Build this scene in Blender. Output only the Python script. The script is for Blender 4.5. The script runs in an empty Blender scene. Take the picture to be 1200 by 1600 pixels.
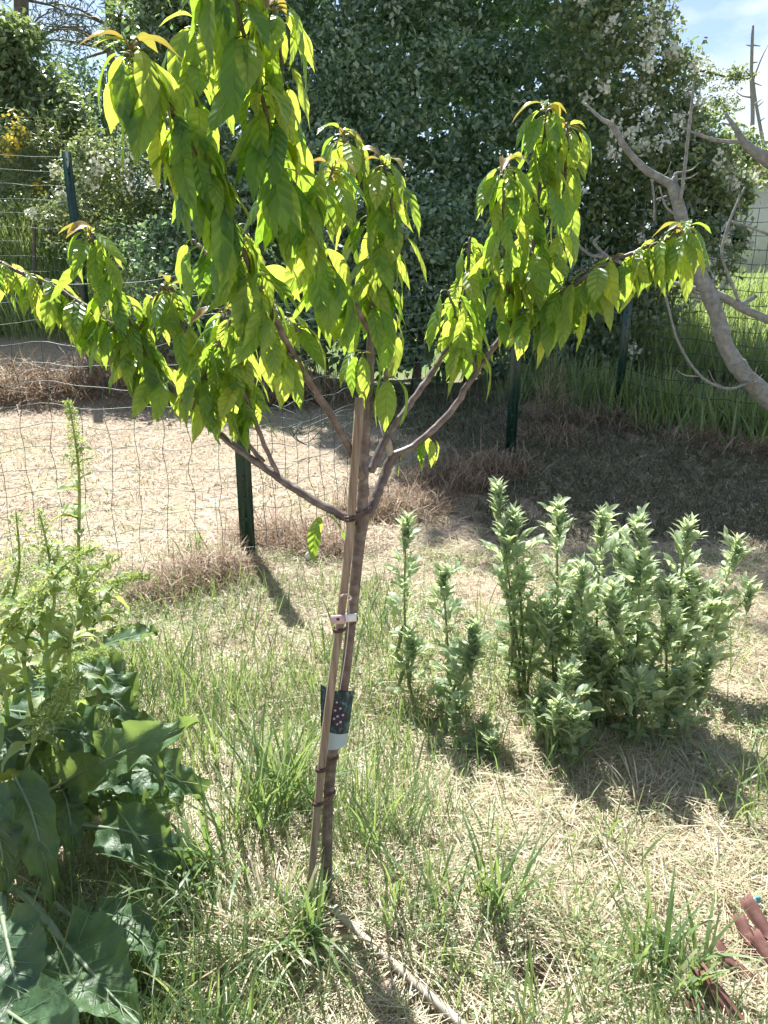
import bpy, math, random
import numpy as np
from mathutils import Vector, Matrix, Euler

R = math.radians
rng = np.random.default_rng(7)
random.seed(7)
scene = bpy.context.scene
col = scene.collection

# ------------------------------------------------------------------ camera
F_PX = 1210.0                       # focal length in pixels of the 1200x1600 photograph
PITCH = R(16.0)
CAM_H = 1.5
cam_d = bpy.data.cameras.new('camera')
cam = bpy.data.objects.new('camera', cam_d)
col.objects.link(cam)
cam.location = (0, 0, CAM_H)
cam.rotation_euler = (R(90) - PITCH, 0, 0)
cam_d.sensor_fit = 'VERTICAL'
cam_d.sensor_height = 32.0
cam_d.lens = 32.0 * F_PX / 1600.0
cam_d.clip_start = 0.02
cam_d.clip_end = 2000
scene.camera = cam
scene.render.resolution_x = 768
scene.render.resolution_y = 1024

# ------------------------------------------------------------------ light
SUN_EL, SUN_AZ = R(56), R(-21.9)    # azimuth from +Y towards +X
world = bpy.data.worlds.new('World')
scene.world = world
world.use_nodes = True
wn = world.node_tree
wn.nodes.clear()
def wnode(t, **k):
    n = wn.nodes.new(t)
    for a, b in k.items():
        setattr(n, a, b)
    return n
w_out = wnode('ShaderNodeOutputWorld')
w_bg = wnode('ShaderNodeBackground')
w_bg.inputs['Strength'].default_value = 0.07
w_sky = wnode('ShaderNodeTexSky', sky_type='NISHITA', sun_disc=False)
w_sky.sun_elevation = SUN_EL
w_sky.sun_rotation = SUN_AZ
w_sky.altitude = 200
w_sky.dust_density = 1.0
w_tc = wnode('ShaderNodeTexCoord')
w_map = wnode('ShaderNodeMapping')
w_map.inputs['Scale'].default_value = (1.0, 1.0, 2.4)
w_map.inputs['Location'].default_value = (0.55, 0.2, 0.0)
w_noise = wnode('ShaderNodeTexNoise')
w_noise.inputs['Scale'].default_value = 3.2
w_noise.inputs['Detail'].default_value = 7
w_noise.inputs['Roughness'].default_value = 0.55
w_ramp = wnode('ShaderNodeValToRGB')
w_ramp.color_ramp.elements[0].position = 0.50
w_ramp.color_ramp.elements[1].position = 0.68
w_mix = wnode('ShaderNodeMixRGB')
w_mix.inputs['Color2'].default_value = (7.0, 7.3, 7.8, 1)
wl = wn.links.new
wl(w_tc.outputs['Generated'], w_map.inputs['Vector'])
wl(w_map.outputs['Vector'], w_noise.inputs['Vector'])
wl(w_noise.outputs['Fac'], w_ramp.inputs['Fac'])
wl(w_ramp.outputs['Color'], w_mix.inputs['Fac'])
wl(w_sky.outputs['Color'], w_mix.inputs['Color1'])
wl(w_mix.outputs['Color'], w_bg.inputs['Color'])
wl(w_bg.outputs['Background'], w_out.inputs['Surface'])

sun_d = bpy.data.lights.new('sun', 'SUN')
sun_d.energy = 5.0
sun_d.angle = R(0.53)
sun_d.color = (1.0, 0.975, 0.93)
sun = bpy.data.objects.new('sun', sun_d)
col.objects.link(sun)
SUN = Vector((math.sin(SUN_AZ) * math.cos(SUN_EL), math.cos(SUN_AZ) * math.cos(SUN_EL), math.sin(SUN_EL)))
sun.rotation_euler = SUN.to_track_quat('Z', 'Y').to_euler()
sun.location = (-4, 9, 14)

vs = scene.view_settings
vs.view_transform = 'Standard'
vs.look = 'None'
vs.gamma = 1.0
vs.use_curve_mapping = False
vs.exposure = 1.45
scene.cycles.max_bounces = 5
scene.cycles.diffuse_bounces = 3
scene.cycles.glossy_bounces = 2
scene.cycles.transmission_bounces = 6
scene.cycles.use_denoising = True
scene.cycles.use_adaptive_sampling = True
scene.cycles.adaptive_threshold = 0.03

# ------------------------------------------------------------------ helpers
def P(px, py, y):
    """point seen at photograph pixel (px, py), at distance y in front of the camera"""
    a = (px - 600.0) / F_PX
    b = (800.0 - py) / F_PX
    dy = math.cos(PITCH) + b * math.sin(PITCH)
    dz = -math.sin(PITCH) + b * math.cos(PITCH)
    t = y / dy
    return np.array((a * t, y, CAM_H + dz * t))

_lat = np.random.default_rng(3).random((64, 64))
def vnoise(x, y):
    x = np.asarray(x, float); y = np.asarray(y, float)
    xi = np.floor(x).astype(int); yi = np.floor(y).astype(int)
    fx = x - xi; fy = y - yi
    fx = fx * fx * (3 - 2 * fx); fy = fy * fy * (3 - 2 * fy)
    g = lambda i, j: _lat[i % 64, j % 64]
    return (g(xi, yi) * (1 - fx) + g(xi + 1, yi) * fx) * (1 - fy) + (g(xi, yi + 1) * (1 - fx) + g(xi + 1, yi + 1) * fx) * fy

def sstep(a, b, x):
    t = np.clip((np.asarray(x, float) - a) / (b - a), 0, 1)
    return t * t * (3 - 2 * t)

def gz(x, y):
    """height of the ground"""
    x = np.asarray(x, float); y = np.asarray(y, float)
    z = 0.095 * np.clip(y - 4.5, 0, 4.0)
    z = z + 0.62 * sstep(7.9, 9.6, y) * sstep(-0.6, -2.2, x)
    z = z + 0.16 * sstep(6.8, 8.2, y) * sstep(0.8, 1.8, x)
    z = z + 0.75 * sstep(8.6, 13, y) * sstep(1.0, 2.6, x)
    z = z + 1.9 * sstep(9.4, 15.0, y) * sstep(-1.6, -3.2, x)
    z = z + 1.0 * sstep(14, 40, y)
    z = z - 0.13 * np.exp(-(((x - 0.355) / 0.075) ** 2 + ((y - 1.43) / 0.07) ** 2) ** 2)
    near = np.exp(-((np.abs(x) / 9.0) ** 4)) * sstep(14, 9, y)
    z = z + near * ((vnoise(x * 1.7 + 9, y * 1.7) - 0.5) * 0.07 + (vnoise(x * 6, y * 6 + 5) - 0.5) * 0.03
                    + (vnoise(x * 19, y * 19) - 0.5) * 0.012)
    return z

def G(px, py):
    """ground point under a photograph pixel"""
    a = (px - 600.0) / F_PX
    b = (800.0 - py) / F_PX
    dy = math.cos(PITCH) + b * math.sin(PITCH)
    dz = -math.sin(PITCH) + b * math.cos(PITCH)
    t = 0.5
    while t < 60 and CAM_H + dz * t > float(gz(a * t, dy * t)):
        t += 0.01
    return np.array((a * t, dy * t, float(gz(a * t, dy * t))))

def mesh_np(name, V, T, mat, uv=None, smooth=True):
    V = np.asarray(V, np.float32); T = np.asarray(T, np.int32)
    me = bpy.data.meshes.new(name)
    me.vertices.add(len(V)); me.vertices.foreach_set('co', V.ravel())
    k = T.shape[1]
    me.loops.add(T.size); me.loops.foreach_set('vertex_index', T.ravel())
    me.polygons.add(len(T))
    me.polygons.foreach_set('loop_start', np.arange(0, T.size, k, dtype=np.int32))
    if smooth:
        me.polygons.foreach_set('use_smooth', np.ones(len(T), bool))
    if uv is not None:
        l = me.uv_layers.new(name='UVMap')
        l.data.foreach_set('uv', np.asarray(uv, np.float32)[T.ravel()].ravel())
    me.update(calc_edges=True)
    if mat is not None:
        me.materials.append(mat)
    return me

def link(name, me, parent=None, loc=None, rot=None, scale=None):
    o = bpy.data.objects.new(name, me)
    col.objects.link(o)
    if parent is not None: o.parent = parent
    if loc is not None: o.location = [float(v) for v in loc]
    if rot is not None: o.rotation_euler = rot
    if scale is not None: o.scale = scale
    return o

def tag(o, label=None, cat=None, group=None, kind=None):
    if label: o['label'] = label
    if cat: o['category'] = cat
    if group: o['group'] = group
    if kind: o['kind'] = kind
    return o

def thing(name, loc, label, cat, group=None):
    o = link(name, None, None, loc)
    o.empty_display_size = 0.1
    return tag(o, label, cat, group)

class MB:
    """collects triangles of one mesh"""
    def __init__(s): s.V = []; s.T = []; s.U = []; s.n = 0
    def add(s, V, T, U=None):
        V = np.asarray(V, float)
        s.V.append(V); s.T.append(np.asarray(T, int) + s.n)
        s.U.append(np.zeros((len(V), 2)) if U is None else np.asarray(U, float))
        s.n += len(V)
    def mesh(s, name, mat, off=None, smooth=True):
        V = np.concatenate(s.V)
        if off is not None: V = V - np.asarray(off)
        return mesh_np(name, V, np.concatenate(s.T), mat, np.concatenate(s.U), smooth)

def smooth_path(pts, n):
    """Catmull-Rom through pts (any columns)"""
    p = np.asarray(pts, float)
    if len(p) == 2:
        t = np.linspace(0, 1, n)[:, None]
        return p[0] * (1 - t) + p[1] * t
    e = np.vstack([2 * p[0] - p[1], p, 2 * p[-1] - p[-2]])
    out = []
    for t in np.linspace(0, len(p) - 1 - 1e-9, n):
        i = int(t); f = t - i
        a, b, c, d = e[i], e[i + 1], e[i + 2], e[i + 3]
        out.append(0.5 * (2 * b + (c - a) * f + (2 * a - 5 * b + 4 * c - d) * f * f + (3 * b - a - 3 * c + d) * f ** 3))
    return np.array(out)

def tube(mb, pts, rad, sides=6, cap=True):
    p = np.asarray(pts, float); n = len(p)
    rad = np.broadcast_to(np.asarray(rad, float), (n,))
    tg = np.gradient(p, axis=0); tg /= np.linalg.norm(tg, axis=1)[:, None] + 1e-12
    ref = np.array((0, 0, 1.0)) if abs(tg[0][2]) < 0.9 else np.array((1.0, 0, 0))
    u = np.cross(tg[0], ref); u /= np.linalg.norm(u)
    ang = np.linspace(0, 2 * math.pi, sides, endpoint=False)
    V = []; U = []; acc = 0
    for i in range(n):
        if i: acc += np.linalg.norm(p[i] - p[i - 1])
        u = u - tg[i] * np.dot(u, tg[i]); u /= np.linalg.norm(u) + 1e-12
        w = np.cross(tg[i], u)
        V.append(p[i] + rad[i] * (np.cos(ang)[:, None] * u + np.sin(ang)[:, None] * w))
        U.append(np.stack([ang / 6.2832, np.full(sides, acc)], 1))
    V = np.concatenate(V); U = np.concatenate(U)
    T = []
    for i in range(n - 1):
        for k in range(sides):
            a = i * sides + k; b = i * sides + (k + 1) % sides
            T += [(a, b, b + sides), (a, b + sides, a + sides)]
    if cap:
        V = np.vstack([V, p[0], p[-1]]); U = np.vstack([U, (0, 0), (0, acc)])
        for k in range(sides):
            T.append((len(V) - 2, (k + 1) % sides, k))
            T.append((len(V) - 1, (n - 1) * sides + k, (n - 1) * sides + (k + 1) % sides))
    mb.add(V, T, U)

def box(mb, c, ax, ay, az):
    """box from its centre and three half-axis vectors"""
    c, ax, ay, az = [np.asarray(v, float) for v in (c, ax, ay, az)]
    V = [c + i * ax + j * ay + k * az for i in (-1, 1) for j in (-1, 1) for k in (-1, 1)]
    T = []
    for q in ((0, 1, 3, 2), (4, 6, 7, 5), (0, 4, 5, 1), (2, 3, 7, 6), (0, 2, 6, 4), (1, 5, 7, 3)):
        T += [(q[0], q[1], q[2]), (q[0], q[2], q[3])]
    mb.add(V, T)

def blades(base, h, w, az, lean, curve, segs=3):
    """many grass blades at once -> V, T, UV (v along the blade)"""
    N = len(base)
    h, w, az, lean, curve = [np.broadcast_to(np.asarray(q, float), (N,)) for q in (h, w, az, lean, curve)]
    d = np.stack([np.cos(az), np.sin(az), np.zeros(N)], 1)
    tw = az + math.pi / 2 + rng.uniform(-0.6, 0.6, N)
    s = np.stack([np.cos(tw), np.sin(tw), rng.uniform(-0.25, 0.25, N)], 1)
    p = np.array(base, float)
    nv = 2 * segs + 1
    V = np.zeros((N, nv, 3)); U = np.zeros((N, nv, 2))
    for i in range(segs + 1):
        t = i / segs
        if i < segs:
            wid = (w * (0.75 + 0.5 * t if t < 0.5 else 1.6 * (1 - t) + 0.2) * 0.5)[:, None]
            V[:, 2 * i] = p - s * wid; V[:, 2 * i + 1] = p + s * wid
            U[:, 2 * i] = (0, t); U[:, 2 * i + 1] = (1, t)
            th = lean + curve * (t + 0.5 / segs)
            p = p + (h / segs)[:, None] * (np.sin(th)[:, None] * d + np.cos(th)[:, None] * np.array((0, 0, 1.0)))
        else:
            V[:, 2 * segs] = p; U[:, 2 * segs] = (0.5, 1)
    T = []
    for i in range(segs - 1):
        a = 2 * i
        T += [(a, a + 1, a + 3), (a, a + 3, a + 2)]
    T.append((2 * segs - 2, 2 * segs - 1, 2 * segs))
    T = (np.array(T)[None] + (np.arange(N) * nv)[:, None, None]).reshape(-1, 3)
    return V.reshape(-1, 3), T, U.reshape(-1, 2)

def unit(v):
    return v / (np.linalg.norm(v, axis=-1, keepdims=True) + 1e-9)

def cards(pos, nrm, L, W, fold=0.35, droop=0.0):
    """small folded leaves: 4 points, 2 triangles each; nrm = leaf normal"""
    N = len(pos)
    L = np.broadcast_to(np.asarray(L, float), (N,))[:, None]
    W = np.broadcast_to(np.asarray(W, float), (N,))[:, None]
    r = rng.normal(size=(N, 3)); r[:, 2] -= droop
    a = unit(r - nrm * np.sum(r * nrm, 1, keepdims=True))
    b = np.cross(nrm, a)
    V = np.zeros((N, 4, 3))
    V[:, 0] = pos - a * L * 0.5
    V[:, 1] = pos + b * W * 0.5 + nrm * W * 0.5 * fold - a * L * 0.06
    V[:, 2] = pos + a * L * 0.5
    V[:, 3] = pos - b * W * 0.5 + nrm * W * 0.5 * fold - a * L * 0.06
    T = (np.array([(0, 1, 2), (0, 2, 3)])[None] + (np.arange(N) * 4)[:, None, None]).reshape(-1, 3)
    return V.reshape(-1, 3), T

# ------------------------------------------------------------------ materials
MATS = {}
def new_mat(name):
    m = bpy.data.materials.new(name); m.use_nodes = True
    m.node_tree.nodes.clear()
    MATS[name] = m
    return m, m.node_tree

def nd(nt, t, ins=None, **k):
    n = nt.nodes.new(t)
    for a, b in k.items(): setattr(n, a, b)
    for a, b in (ins or {}).items():
        if hasattr(b, 'is_linked') or isinstance(b, bpy.types.NodeSocket): nt.links.new(b, n.inputs[a])
        else: n.inputs[a].default_value = b
    return n

def ramp(nt, fac, stops):
    r = nt.nodes.new('ShaderNodeValToRGB')
    cr = r.color_ramp
    while len(cr.elements) > 1: cr.elements.remove(cr.elements[-1])
    cr.elements[0].position = stops[0][0]; cr.elements[0].color = (*stops[0][1], 1)
    for p, c in stops[1:]:
        e = cr.elements.new(p); e.color = (*c, 1)
    nt.links.new(fac, r.inputs['Fac'])
    return r.outputs['Color']

def rand_socket(nt):
    """one random number per leaf, whether it is an object or an island of a joined mesh"""
    oi = nd(nt, 'ShaderNodeObjectInfo'); ge = nd(nt, 'ShaderNodeNewGeometry')
    ad = nd(nt, 'ShaderNodeMath', {0: oi.outputs['Random'], 1: ge.outputs['Random Per Island']}, operation='ADD')
    return nd(nt, 'ShaderNodeMath', {0: ad.outputs[0]}, operation='FRACT').outputs[0]

def foliage(name, stops, trans, tfac=0.4, rough=0.4, spec=0.5, vein=False, noise=0.0, petiole=None, bump=None):
    """leaf: diffuse and gloss mixed with light coming through"""
    m, nt = new_mat(name)
    out = nd(nt, 'ShaderNodeOutputMaterial')
    rs = rand_socket(nt)
    c = ramp(nt, rs, stops)
    tcol = nd(nt, 'ShaderNodeMixRGB', {'Fac': rs, 'Color1': (*trans[0], 1), 'Color2': (*trans[1], 1)}).outputs[0]
    bs = nd(nt, 'ShaderNodeBsdfPrincipled', {'Roughness': rough, 'Specular IOR Level': spec})
    tr = nd(nt, 'ShaderNodeBsdfTranslucent')
    if vein:
        uv = nd(nt, 'ShaderNodeUVMap')
        sp = nd(nt, 'ShaderNodeSeparateXYZ', {0: uv.outputs[0]})
        au = nd(nt, 'ShaderNodeMath', {0: sp.outputs[0], 1: 0.5}, operation='SUBTRACT')
        ab = nd(nt, 'ShaderNodeMath', {0: au.outputs[0]}, operation='ABSOLUTE')
        k = nd(nt, 'ShaderNodeMath', {0: sp.outputs[1], 1: 13.0}, operation='MULTIPLY')
        k2 = nd(nt, 'ShaderNodeMath', {0: ab.outputs[0], 1: -4.2, 2: k.outputs[0]}, operation='MULTIPLY_ADD')
        fr = nd(nt, 'ShaderNodeMath', {0: k2.outputs[0], 1: 1.0}, operation='PINGPONG')
        pw = nd(nt, 'ShaderNodeMath', {0: fr.outputs[0], 1: 0.6}, operation='POWER')
        mid = nd(nt, 'ShaderNodeMapRange', {0: ab.outputs[0], 1: 0.0, 2: 0.045, 3: 0.0, 4: 1.0})
        hg = nd(nt, 'ShaderNodeMath', {0: pw.outputs[0], 1: mid.outputs[0]}, operation='MULTIPLY')
        bp = nd(nt, 'ShaderNodeBump', {'Strength': 0.55, 'Distance': 0.004, 'Height': hg.outputs[0]})
        nt.links.new(bp.outputs[0], bs.inputs['Normal'])
        nt.links.new(bp.outputs[0], tr.inputs['Normal'])
        vm = nd(nt, 'ShaderNodeMapRange', {0: hg.outputs[0], 1: 0.0, 2: 0.35, 3: 0.45, 4: 0.0})
        c = nd(nt, 'ShaderNodeMixRGB', {'Fac': vm.outputs[0], 'Color1': c, 'Color2': (0.22, 0.30, 0.10, 1)}).outputs[0]
        vm2 = nd(nt, 'ShaderNodeMapRange', {0: hg.outputs[0], 1: 0.0, 2: 0.5, 3: 0.72, 4: 1.0})
        tcol = nd(nt, 'ShaderNodeMixRGB', {'Fac': 1.0, 'Color1': tcol, 'Color2': vm2.outputs[0]}, blend_type='MULTIPLY').outputs[0]
        if petiole:
            pt = nd(nt, 'ShaderNodeMath', {0: sp.outputs[1], 1: 0.0}, operation='LESS_THAN')
            c = nd(nt, 'ShaderNodeMixRGB', {'Fac': pt.outputs[0], 'Color1': c, 'Color2': (*petiole, 1)}).outputs[0]
    if bump:
        tcb = nd(nt, 'ShaderNodeTexCoord')
        vb = nd(nt, 'ShaderNodeTexNoise', {'Vector': tcb.outputs['Object'], 'Scale': bump[0], 'Detail': 3.0, 'Roughness': 0.55, 'Distortion': 0.6})
        bpb = nd(nt, 'ShaderNodeBump', {'Strength': 1.0, 'Distance': bump[1], 'Height': vb.outputs['Fac']})
        nt.links.new(bpb.outputs[0], bs.inputs['Normal'])
    if noise:
        tc = nd(nt, 'ShaderNodeTexCoord')
        nz = nd(nt, 'ShaderNodeTexNoise', {'Vector': tc.outputs['Object'], 'Scale': noise, 'Detail': 4.0})
        mr = nd(nt, 'ShaderNodeMapRange', {0: nz.outputs['Fac'], 1: 0.3, 2: 0.7, 3: 0.7, 4: 1.25})
        c = nd(nt, 'ShaderNodeMixRGB', {'Fac': 1.0, 'Color1': c, 'Color2': mr.outputs[0]}, blend_type='MULTIPLY').outputs[0]
    nt.links.new(c, bs.inputs['Base Color'])
    nt.links.new(tcol, tr.inputs['Color'])
    mx = nd(nt, 'ShaderNodeMixShader', {0: tfac, 1: bs.outputs[0], 2: tr.outputs[0]})
    nt.links.new(mx.outputs[0], out.inputs['Surface'])
    return m

def solid(name, stops, rough=0.7, scale=20.0, bump=0.0, stretch=(1, 1, 1), spec=0.4, detail=5.0, metallic=0.0, bdist=0.003):
    m, nt = new_mat(name)
    out = nd(nt, 'ShaderNodeOutputMaterial')
    tc = nd(nt, 'ShaderNodeTexCoord')
    mp = nd(nt, 'ShaderNodeMapping', {'Vector': tc.outputs['Object'], 'Scale': stretch})
    nz = nd(nt, 'ShaderNodeTexNoise', {'Vector': mp.outputs[0], 'Scale': scale, 'Detail': detail, 'Roughness': 0.6})
    c = ramp(nt, nz.outputs['Fac'], stops)
    bs = nd(nt, 'ShaderNodeBsdfPrincipled', {'Base Color': c, 'Roughness': rough, 'Specular IOR Level': spec, 'Metallic': metallic})
    if bump:
        bp = nd(nt, 'ShaderNodeBump', {'Strength': bump, 'Distance': bdist, 'Height': nz.outputs['Fac']})
        nt.links.new(bp.outputs[0], bs.inputs['Normal'])
    nt.links.new(bs.outputs[0], out.inputs['Surface'])
    return m

M_cherry = foliage('cherry_leaf', [(0, (0.028, 0.095, 0.03)), (0.5, (0.045, 0.135, 0.038)), (0.85, (0.07, 0.165, 0.045)), (1, (0.13, 0.19, 0.05))],
                   ((0.36, 0.60, 0.05), (0.72, 0.82, 0.11)), 0.54, 0.36, 0.5, vein=True, petiole=(0.22, 0.13, 0.05))
M_young = foliage('young_cherry_leaf', [(0, (0.16, 0.12, 0.03)), (0.5, (0.22, 0.13, 0.05)), (1, (0.13, 0.17, 0.03))],
                  ((0.5, 0.33, 0.08), (0.45, 0.45, 0.06)), 0.4, 0.4)
M_hedge = foliage('evergreen_leaf', [(0, (0.05, 0.10, 0.065)), (0.4, (0.09, 0.16, 0.10)), (0.65, (0.19, 0.28, 0.19)), (1, (0.42, 0.50, 0.38))],
                  ((0.26, 0.46, 0.14), (0.42, 0.6, 0.22)), 0.36, 0.3, 0.6)
M_hedge2 = foliage('flowering_shrub_leaf', [(0, (0.055, 0.10, 0.045)), (0.6, (0.10, 0.16, 0.07)), (1, (0.22, 0.28, 0.12))],
                   ((0.3, 0.4, 0.11), (0.42, 0.47, 0.17)), 0.36, 0.33, 0.9)
M_shrubL = foliage('pale_shrub_leaf', [(0, (0.065, 0.12, 0.055)), (0.6, (0.12, 0.18, 0.085)), (1, (0.21, 0.27, 0.13))],
                   ((0.3, 0.44, 0.11), (0.42, 0.52, 0.17)), 0.3, 0.36, 0.8)
M_pine = foliage('pine_needle', [(0, (0.04, 0.055, 0.045)), (1, (0.07, 0.09, 0.07))], ((0.12, 0.15, 0.08), (0.12, 0.15, 0.08)), 0.25, 0.5)
M_bean = foliage('bean_leaf', [(0, (0.19, 0.26, 0.16)), (0.5, (0.28, 0.365, 0.25)), (0.88, (0.40, 0.47, 0.36)), (1, (0.48, 0.48, 0.24))],
                 ((0.56, 0.70, 0.32), (0.70, 0.79, 0.42)), 0.5, 0.42, 0.5)
M_beanstem = foliage('bean_stem', [(0, (0.2, 0.24, 0.09)), (1, (0.28, 0.28, 0.12))], ((0.3, 0.35, 0.1), (0.3, 0.35, 0.1)), 0.15, 0.5)
M_chard = foliage('chard_leaf', [(0, (0.04, 0.085, 0.042)), (0.5, (0.06, 0.12, 0.055)), (1, (0.09, 0.16, 0.068))],
                  ((0.26, 0.40, 0.09), (0.36, 0.5, 0.11)), 0.32, 0.47, 0.5, noise=14.0, bump=(34.0, 0.006))
M_rib = foliage('chard_rib', [(0, (0.22, 0.29, 0.17)), (1, (0.26, 0.33, 0.2))], ((0.3, 0.4, 0.15), (0.3, 0.4, 0.15)), 0.2, 0.5)
M_bolt = foliage('bolting_leaf', [(0, (0.14, 0.22, 0.08)), (0.5, (0.21, 0.29, 0.12)), (1, (0.3, 0.35, 0.17))],
                 ((0.45, 0.58, 0.12), (0.58, 0.65, 0.18)), 0.42, 0.5)
M_grass = foliage('green_grass', [(0, (0.08, 0.14, 0.065)), (0.5, (0.12, 0.20, 0.09)), (0.8, (0.18, 0.26, 0.12)), (1, (0.38, 0.35, 0.2))],
                  ((0.3, 0.46, 0.1), (0.44, 0.54, 0.16)), 0.38, 0.45)
M_mead = foliage('meadow_grass', [(0, (0.10, 0.18, 0.07)), (0.6, (0.17, 0.26, 0.10)), (1, (0.34, 0.36, 0.19))],
                 ((0.4, 0.55, 0.13), (0.5, 0.58, 0.2)), 0.42, 0.5)
M_straw = foliage('dry_straw', [(0, (0.31, 0.23, 0.145)), (0.3, (0.48, 0.40, 0.27)), (0.65, (0.66, 0.58, 0.43)), (0.82, (0.44, 0.46, 0.28)), (1, (0.2, 0.29, 0.12))],
                  ((0.55, 0.48, 0.33), (0.5, 0.48, 0.27)), 0.25, 0.5)
M_hay = foliage('brown_hay', [(0, (0.13, 0.08, 0.05)), (0.4, (0.27, 0.175, 0.115)), (0.75, (0.42, 0.32, 0.22)), (1, (0.6, 0.51, 0.38))],
                ((0.38, 0.25, 0.15), (0.45, 0.35, 0.2)), 0.25, 0.6)
M_weed = foliage('low_weed', [(0, (0.08, 0.16, 0.06)), (0.6, (0.15, 0.24, 0.09)), (1, (0.34, 0.36, 0.18))],
                 ((0.4, 0.5, 0.12), (0.5, 0.55, 0.18)), 0.35, 0.5)
M_petal = foliage('white_petal', [(0, (0.70, 0.74, 0.58)), (1, (0.78, 0.81, 0.70))], ((0.6, 0.6, 0.5), (0.6, 0.6, 0.5)), 0.3, 0.6)
M_yellow = foliage('yellow_petal', [(0, (0.7, 0.55, 0.06)), (1, (0.75, 0.65, 0.12))], ((0.6, 0.5, 0.05), (0.6, 0.5, 0.05)), 0.3, 0.6)
M_bark = solid('cherry_bark', [(0.3, (0.055, 0.04, 0.036)), (0.5, (0.115, 0.085, 0.075)), (0.72, (0.23, 0.185, 0.16))], 0.45, 34, 0.35, (1, 1, 1.5), 0.6, bdist=0.002)
M_figbark = solid('fig_bark', [(0.3, (0.13, 0.135, 0.125)), (0.55, (0.235, 0.24, 0.225)), (0.8, (0.36, 0.36, 0.34))], 0.7, 30, 0.9, (1, 1, 1.0), 0.3, bdist=0.01, detail=9.0)
M_bark2 = solid('grey_bark', [(0.3, (0.09, 0.07, 0.06)), (0.7, (0.22, 0.18, 0.15))], 0.85, 9, 0.6, (1, 1, 0.4), bdist=0.02)
M_stake = solid('stake_wood', [(0.3, (0.14, 0.10, 0.072)), (0.5, (0.26, 0.195, 0.14)), (0.75, (0.40, 0.32, 0.24))], 0.8, 16, 0.6, (7, 7, 0.3), detail=9.0)
M_cane = solid('pale_cane', [(0.3, (0.25, 0.21, 0.16)), (0.7, (0.45, 0.40, 0.32))], 0.7, 22, 0.4, detail=8.0)
M_post = solid('green_paint', [(0.3, (0.004, 0.03, 0.02)), (0.7, (0.008, 0.048, 0.032))], 0.32, 30, 0.15, spec=0.6)
M_wire = solid('green_wire', [(0.3, (0.02, 0.055, 0.04)), (0.7, (0.045, 0.095, 0.07))], 0.5, 30, spec=0.5)
M_wire2 = solid('dark_wire', [(0.3, (0.02, 0.035, 0.03)), (0.7, (0.035, 0.055, 0.045))], 0.4, 30, spec=0.6)
M_rubber = solid('brown_tie', [(0.3, (0.05, 0.022, 0.018)), (0.7, (0.085, 0.04, 0.032))], 0.45, 40)
M_pink = solid('pink_strap', [(0.3, (0.5, 0.36, 0.38)), (0.7, (0.6, 0.46, 0.47))], 0.5, 40)
M_white = solid('white_plastic', [(0.3, (0.68, 0.67, 0.64)), (0.7, (0.78, 0.77, 0.75))], 0.45, 30)
M_string = solid('string', [(0.3, (0.5, 0.38, 0.34)), (0.7, (0.65, 0.52, 0.47))], 0.8, 90)
M_terra = solid('terracotta', [(0.25, (0.08, 0.034, 0.028)), (0.5, (0.14, 0.062, 0.05)), (0.8, (0.22, 0.125, 0.1))], 0.8, 22, 0.5)
M_turq = solid('turquoise_plastic', [(0.3, (0.07, 0.22, 0.22)), (0.7, (0.13, 0.30, 0.30))], 0.4, 30)
M_wall = solid('render_wall', [(0.3, (0.62, 0.58, 0.53)), (0.7, (0.7, 0.66, 0.61))], 0.9, 3)
M_roof = solid('roof_tile', [(0.3, (0.36, 0.2, 0.14)), (0.7, (0.5, 0.33, 0.24))], 0.85, 5)
M_glass = solid('window_glass', [(0.3, (0.03, 0.035, 0.04)), (0.7, (0.04, 0.045, 0.05))], 0.1, 3)

# ground
m, nt = new_mat('dry_ground')
M_ground = m
out = nd(nt, 'ShaderNodeOutputMaterial')
tc = nd(nt, 'ShaderNodeTexCoord')
n1 = nd(nt, 'ShaderNodeTexNoise', {'Vector': tc.outputs['Object'], 'Scale': 1.3, 'Detail': 8.0, 'Roughness': 0.65})
n2 = nd(nt, 'ShaderNodeTexNoise', {'Vector': tc.outputs['Object'], 'Scale': 38.0, 'Detail': 8.0, 'Roughness': 0.75})
c1 = ramp(nt, n2.outputs['Fac'], [(0.3, (0.15, 0.11, 0.08)), (0.47, (0.28, 0.22, 0.165)), (0.65, (0.40, 0.335, 0.26))])
c2 = ramp(nt, n2.outputs['Fac'], [(0.3, (0.14, 0.13, 0.07)), (0.5, (0.30, 0.28, 0.16)), (0.7, (0.44, 0.40, 0.27))])
f1 = nd(nt, 'ShaderNodeMapRange', {0: n1.outputs['Fac'], 1: 0.5, 2: 0.68, 3: 0.0, 4: 0.75})
sp = nd(nt, 'ShaderNodeSeparateXYZ', {0: tc.outputs['Object']})
fy = nd(nt, 'ShaderNodeMapRange', {0: sp.outputs[1], 1: 9.0, 2: 11.0, 3: 0.0, 4: 1.0})
cg = nd(nt, 'ShaderNodeMixRGB', {'Fac': f1.outputs[0], 'Color1': c1, 'Color2': c2})
cf = nd(nt, 'ShaderNodeMixRGB', {'Fac': fy.outputs[0], 'Color1': cg.outputs[0], 'Color2': (0.11, 0.16, 0.05, 1)})
bs = nd(nt, 'ShaderNodeBsdfPrincipled', {'Base Color': cf.outputs[0], 'Roughness': 0.95, 'Specular IOR Level': 0.1})
bp = nd(nt, 'ShaderNodeBump', {'Strength': 0.6, 'Distance': 0.008, 'Height': n2.outputs['Fac']})
nt.links.new(bp.outputs[0], bs.inputs['Normal'])
nt.links.new(bs.outputs[0], out.inputs['Surface'])

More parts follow.
